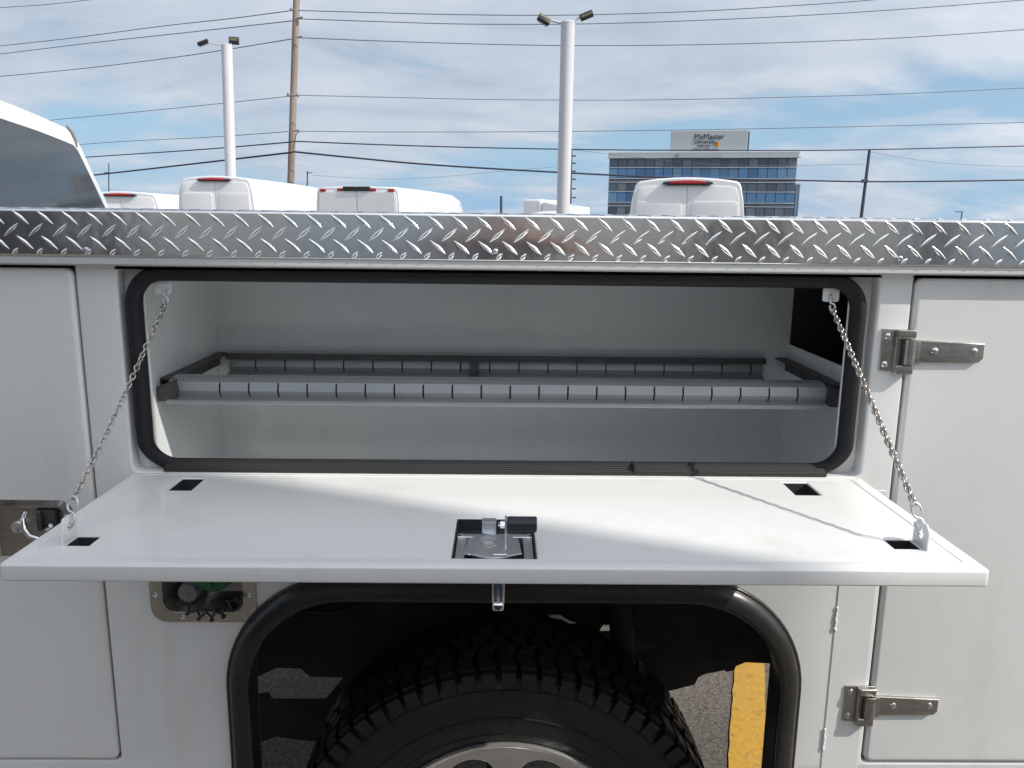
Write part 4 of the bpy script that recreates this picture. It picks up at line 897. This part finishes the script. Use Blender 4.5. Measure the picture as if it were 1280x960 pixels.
sx0, sx1 = (838 - 763) * u, (928.5 - 763) * u; sz1 = H + 25 * u
bm = B(); box(bm, sx0, sx1, 1.5, 14, H - 0.3, sz1, 0.08, 1); sb = obj('sign_block', bm, M['cladding'], off)
bm = B(); box(bm, sx1, sx1 + 0.35, 1.7, 13, H, sz1 - 0.3); obj('block_trim', bm, M['darkpole'], sb)
def text(body, x, z, size, m_, parent, y=1.40, ext=0.03, bold=0.0, space=1.0):
    cu = bpy.data.curves.new('lettering', 'FONT'); cu.body = body; cu.size = size; cu.extrude = ext; cu.align_x = 'LEFT'; cu.offset = bold; cu.space_character = space
    t = bpy.data.objects.new('tmp', cu); col.objects.link(t); me = bpy.data.meshes.new_from_object(t.evaluated_get(bpy.context.evaluated_depsgraph_get()))
    bpy.data.objects.remove(t); me.materials.clear(); me.materials.append(m_)
    o = bpy.data.objects.new('lettering', me); col.objects.link(o); o.parent = parent; o.location = (x, y, z); o.rotation_euler = (math.pi / 2, 0, 0); return o
tx = (866 - 763) * u
text('McMaster', tx, H + 15.0 * u, 8.8 * u, M['navy'], sb, bold=0.0)
text('University', tx, H + 9.9 * u, 6.2 * u, M['navy'], sb)
text('DeGroote', tx + 4 * u, H + 5.9 * u, 3.6 * u, M['navy'], sb)
text('School of Business', tx - 1.5 * u, H + 1.4 * u, 4.2 * u, M['navy'], sb)
cx0, cz0 = tx + 26.8 * u, H + 8.4 * u
sheet('crest', [(cx0, cz0 - 3.6 * u), (cx0 + 3.0 * u, cz0 - 0.8 * u), (cx0 + 3.0 * u, cz0 + 3.2 * u), (cx0 - 3.0 * u, cz0 + 3.2 * u), (cx0 - 3.0 * u, cz0 - 0.8 * u)], [], 1.42, 0.1, 0.01, M['gold'], sb)
bm = B(); box(bm, cx0 - 1.6 * u, cx0 + 1.6 * u, 1.37, 1.41, cz0 + 1.2 * u, cz0 + 2.4 * u); box(bm, cx0 - 0.7 * u, cx0 + 0.7 * u, 1.37, 1.41, cz0 - 1.6 * u, cz0 + 0.4 * u); obj('crest_bird', bm, M['maroon'], sb)
# ------------------------------------------------------------------ behind the photographer: low showroom and an added tall sun blocker
sh = empty('showroom_building', (0, -4.6, GZ)); tag(sh, 'low beige showroom building behind the photographer, mirrored in the diamond plate', 'building')
bm = B(); box(bm, -12, 5.4, -7, 0, 0, 3.2, 0.03, 1); obj('building_wall', bm, M['wallbeige'], sh)
bm = B(); box(bm, -12.2, 5.6, -7.2, 0.12, 3.2, 3.4); obj('roof_edge', bm, M['cladding'], sh)
for x0, x1, z0, z1, m_ in ((-6.2, -2.8, 0.1, 2.8, 'dark'), (-1.55, -0.4, 0.1, 2.8, 'paleglass'), (1.45, 2.0, 0.1, 2.8, 'dark'), (3.35, 4.9, 0.1, 2.8, 'paleglass'), (3.05, 3.28, 0.1, 2.8, 'dark'), (-10, -7, 0.1, 2.8, 'glass')):
    bm = B(); box(bm, x0, x1, 0.0, 0.05, z0, z1, 0.01, 1); w_ = obj('window', bm, M[m_], sh)
    bm = B(); box(bm, x0 - .06, x0, 0.0, 0.09, z0, z1); box(bm, x1, x1 + .06, 0.0, 0.09, z0, z1); box(bm, x0 - .06, x1 + .06, 0.0, 0.09, z1, z1 + .06); obj('window_frame', bm, M['cladding'], w_)
# added, unseen board; its shade keeps the truck's left half out of the sun
XE = -0.45 + 1.1 * (2.6 / 0.46)
blocker = empty('sun_blocker', (XE - 1.1, -2.6, GZ)); tag(blocker, 'added unseen tall board on two posts that shades the left half of the truck', 'light blocker')
bm = B(); box(bm, -1.1, 1.1, -0.3, 0, 6.0, 8.9, 0.05, 2); obj('blocker_board', bm, M['cladding'], blocker)
bm = B(); box(bm, -0.8, -0.6, -0.25, -0.05, 0, 6.0); obj('leg', bm, M['post'], blocker)
bm = B(); box(bm, 0.5, 0.7, -0.25, -0.05, 0, 6.0); obj('leg', bm, M['post'], blocker)
# ------------------------------------------------------------------ the photographer, mirrored in the plate
K = 1 / UNIT
person = empty('person', (0, -1.955, GZ)); tag(person, 'photographer in dark shirt and jeans holding up a small camera, mirrored in the plate', 'person')
def skin_body(name, joints, edges, m_, parent, sub=2):
    me = bpy.data.meshes.new(name); me.from_pydata([Vector(j[0]) * K for j in joints], edges, []); me.materials.append(m_)
    o = bpy.data.objects.new(name, me); col.objects.link(o); o.parent = parent
    md = o.modifiers.new('skin', 'SKIN'); md.use_smooth_shade = True
    for i, j in enumerate(joints):
        r_ = j[1] * K; me.skin_vertices[0].data[i].radius = (r_, r_) if not isinstance(j[1], tuple) else (j[1][0] * K, j[1][1] * K)
    me.skin_vertices[0].data[0].use_root = True
    sm = o.modifiers.new('sub', 'SUBSURF'); sm.levels = sub; sm.render_levels = sub
    return o
J = [((0, -.02, .95), .15), ((0, -.02, 1.12), .14), ((0, -.01, 1.30), .16), ((0, 0, 1.43), .12), ((0, .02, 1.50), .055), ((0, .05, 1.60), .075), ((0, .06, 1.69), .085), ((0, .05, 1.76), .06),
     ((-.17, 0, 1.41), .065), ((-.27, .08, 1.22), .048), ((-.16, .26, 1.40), .038), ((-.09, .33, 1.50), .030),
     ((.17, 0, 1.41), .065), ((.27, .08, 1.22), .048), ((.16, .26, 1.40), .038), ((.09, .33, 1.50), .030),
     ((-.10, -.02, .86), .095), ((-.12, .0, .50), .062), ((-.13, -.03, .10), .042), ((-.13, .10, .04), .04), ((.10, -.02, .86), .095), ((.12, .0, .50), .062), ((.13, -.03, .10), .042), ((.13, .10, .04), .04)]
Ed = [(0, 1), (1, 2), (2, 3), (3, 4), (4, 5), (5, 6), (6, 7), (3, 8), (8, 9), (9, 10), (10, 11), (3, 12), (12, 13), (13, 14), (14, 15), (0, 16), (16, 17), (17, 18), (18, 19), (0, 20), (20, 21), (21, 22), (22, 23)]
skin_body('body', J, Ed, M['skin'], person)
def sub_j(idx, grow): return [(J[i][0], J[i][1] + grow) for i in idx]
skin_body('shirt', sub_j([0, 1, 2, 3, 8, 9, 12, 13], .016), [(0, 1), (1, 2), (2, 3), (3, 4), (4, 5), (3, 6), (6, 7)], M['shirt'], person)
skin_body('jeans', sub_j([0, 16, 17, 18, 20, 21, 22], .02), [(0, 1), (1, 2), (2, 3), (0, 4), (4, 5), (5, 6)], M['jeans'], person)
bm = B(); bmesh.ops.create_uvsphere(bm, u_segments=20, v_segments=12, radius=0.104 * K)
bmesh.ops.delete(bm, geom=[v for v in bm.verts if v.co.z < 0.0 or (v.co.y > 0.05 * K and v.co.z < 0.05 * K)], context='VERTS'); bmesh.ops.translate(bm, verts=bm.verts[:], vec=Vector((0, .045, 1.70)) * K); obj('hair', bm, M['hair'], person, 80)
bm = B(); box(bm, -.012 * K, .012 * K, .13 * K, .165 * K, 1.635 * K, 1.675 * K, .006 * K, 2); obj('nose', bm, M['skin'], person)
for s in (-1, 1):
    bm = B(); r_ = bmesh.ops.create_uvsphere(bm, u_segments=10, v_segments=8, radius=.012 * K); bmesh.ops.translate(bm, verts=r_['verts'], vec=Vector((s * .032, .137, 1.685)) * K); obj('eye', bm, M['hair'], person)
    for k in range(4):
        z = 1.525 - .018 * k; fj = [((s * .09, .33, z), .010), ((s * .085, .375, z + .004), .0085), ((s * (.055 - .004 * k), .392, z + .004), .0075), ((s * (.03 - .003 * k), .388, z + .002), .0065)]
        skin_body('finger', fj, [(0, 1), (1, 2), (2, 3)], M['skin'], person, 1)
    skin_body('thumb', [((s * .085, .32, 1.49), .011), ((s * .065, .335, 1.475), .010), ((s * .04, .345, 1.478), .008)], [(0, 1), (1, 2)], M['skin'], person, 1)
cc = empty('compact_camera', (0, -1.42, 1.70)); tag(cc, 'small black compact camera held up by the photographer', 'camera')
bm = B(); box(bm, -0.060, 0.060, -0.024, 0.006, -0.038, 0.036, 0.006, 2); obj('camera_body', bm, M['black'], cc)
bm = B(); lathe(bm, [(0.024, 0.006), (0.024, 0.016), (0.020, 0.024), (0.014, 0.024), (0.014, 0.018), (0, 0.018)], (0, 0, 0), 'y', 24); obj('lens_barrel', bm, M['zinc'], cc)
# ------------------------------------------------------------------ to metres
for o in list(col.objects):
    if o.parent is None:
        o.location = o.location * UNIT
        if o.type not in ('CAMERA', 'LIGHT'): o.scale = o.scale * UNIT
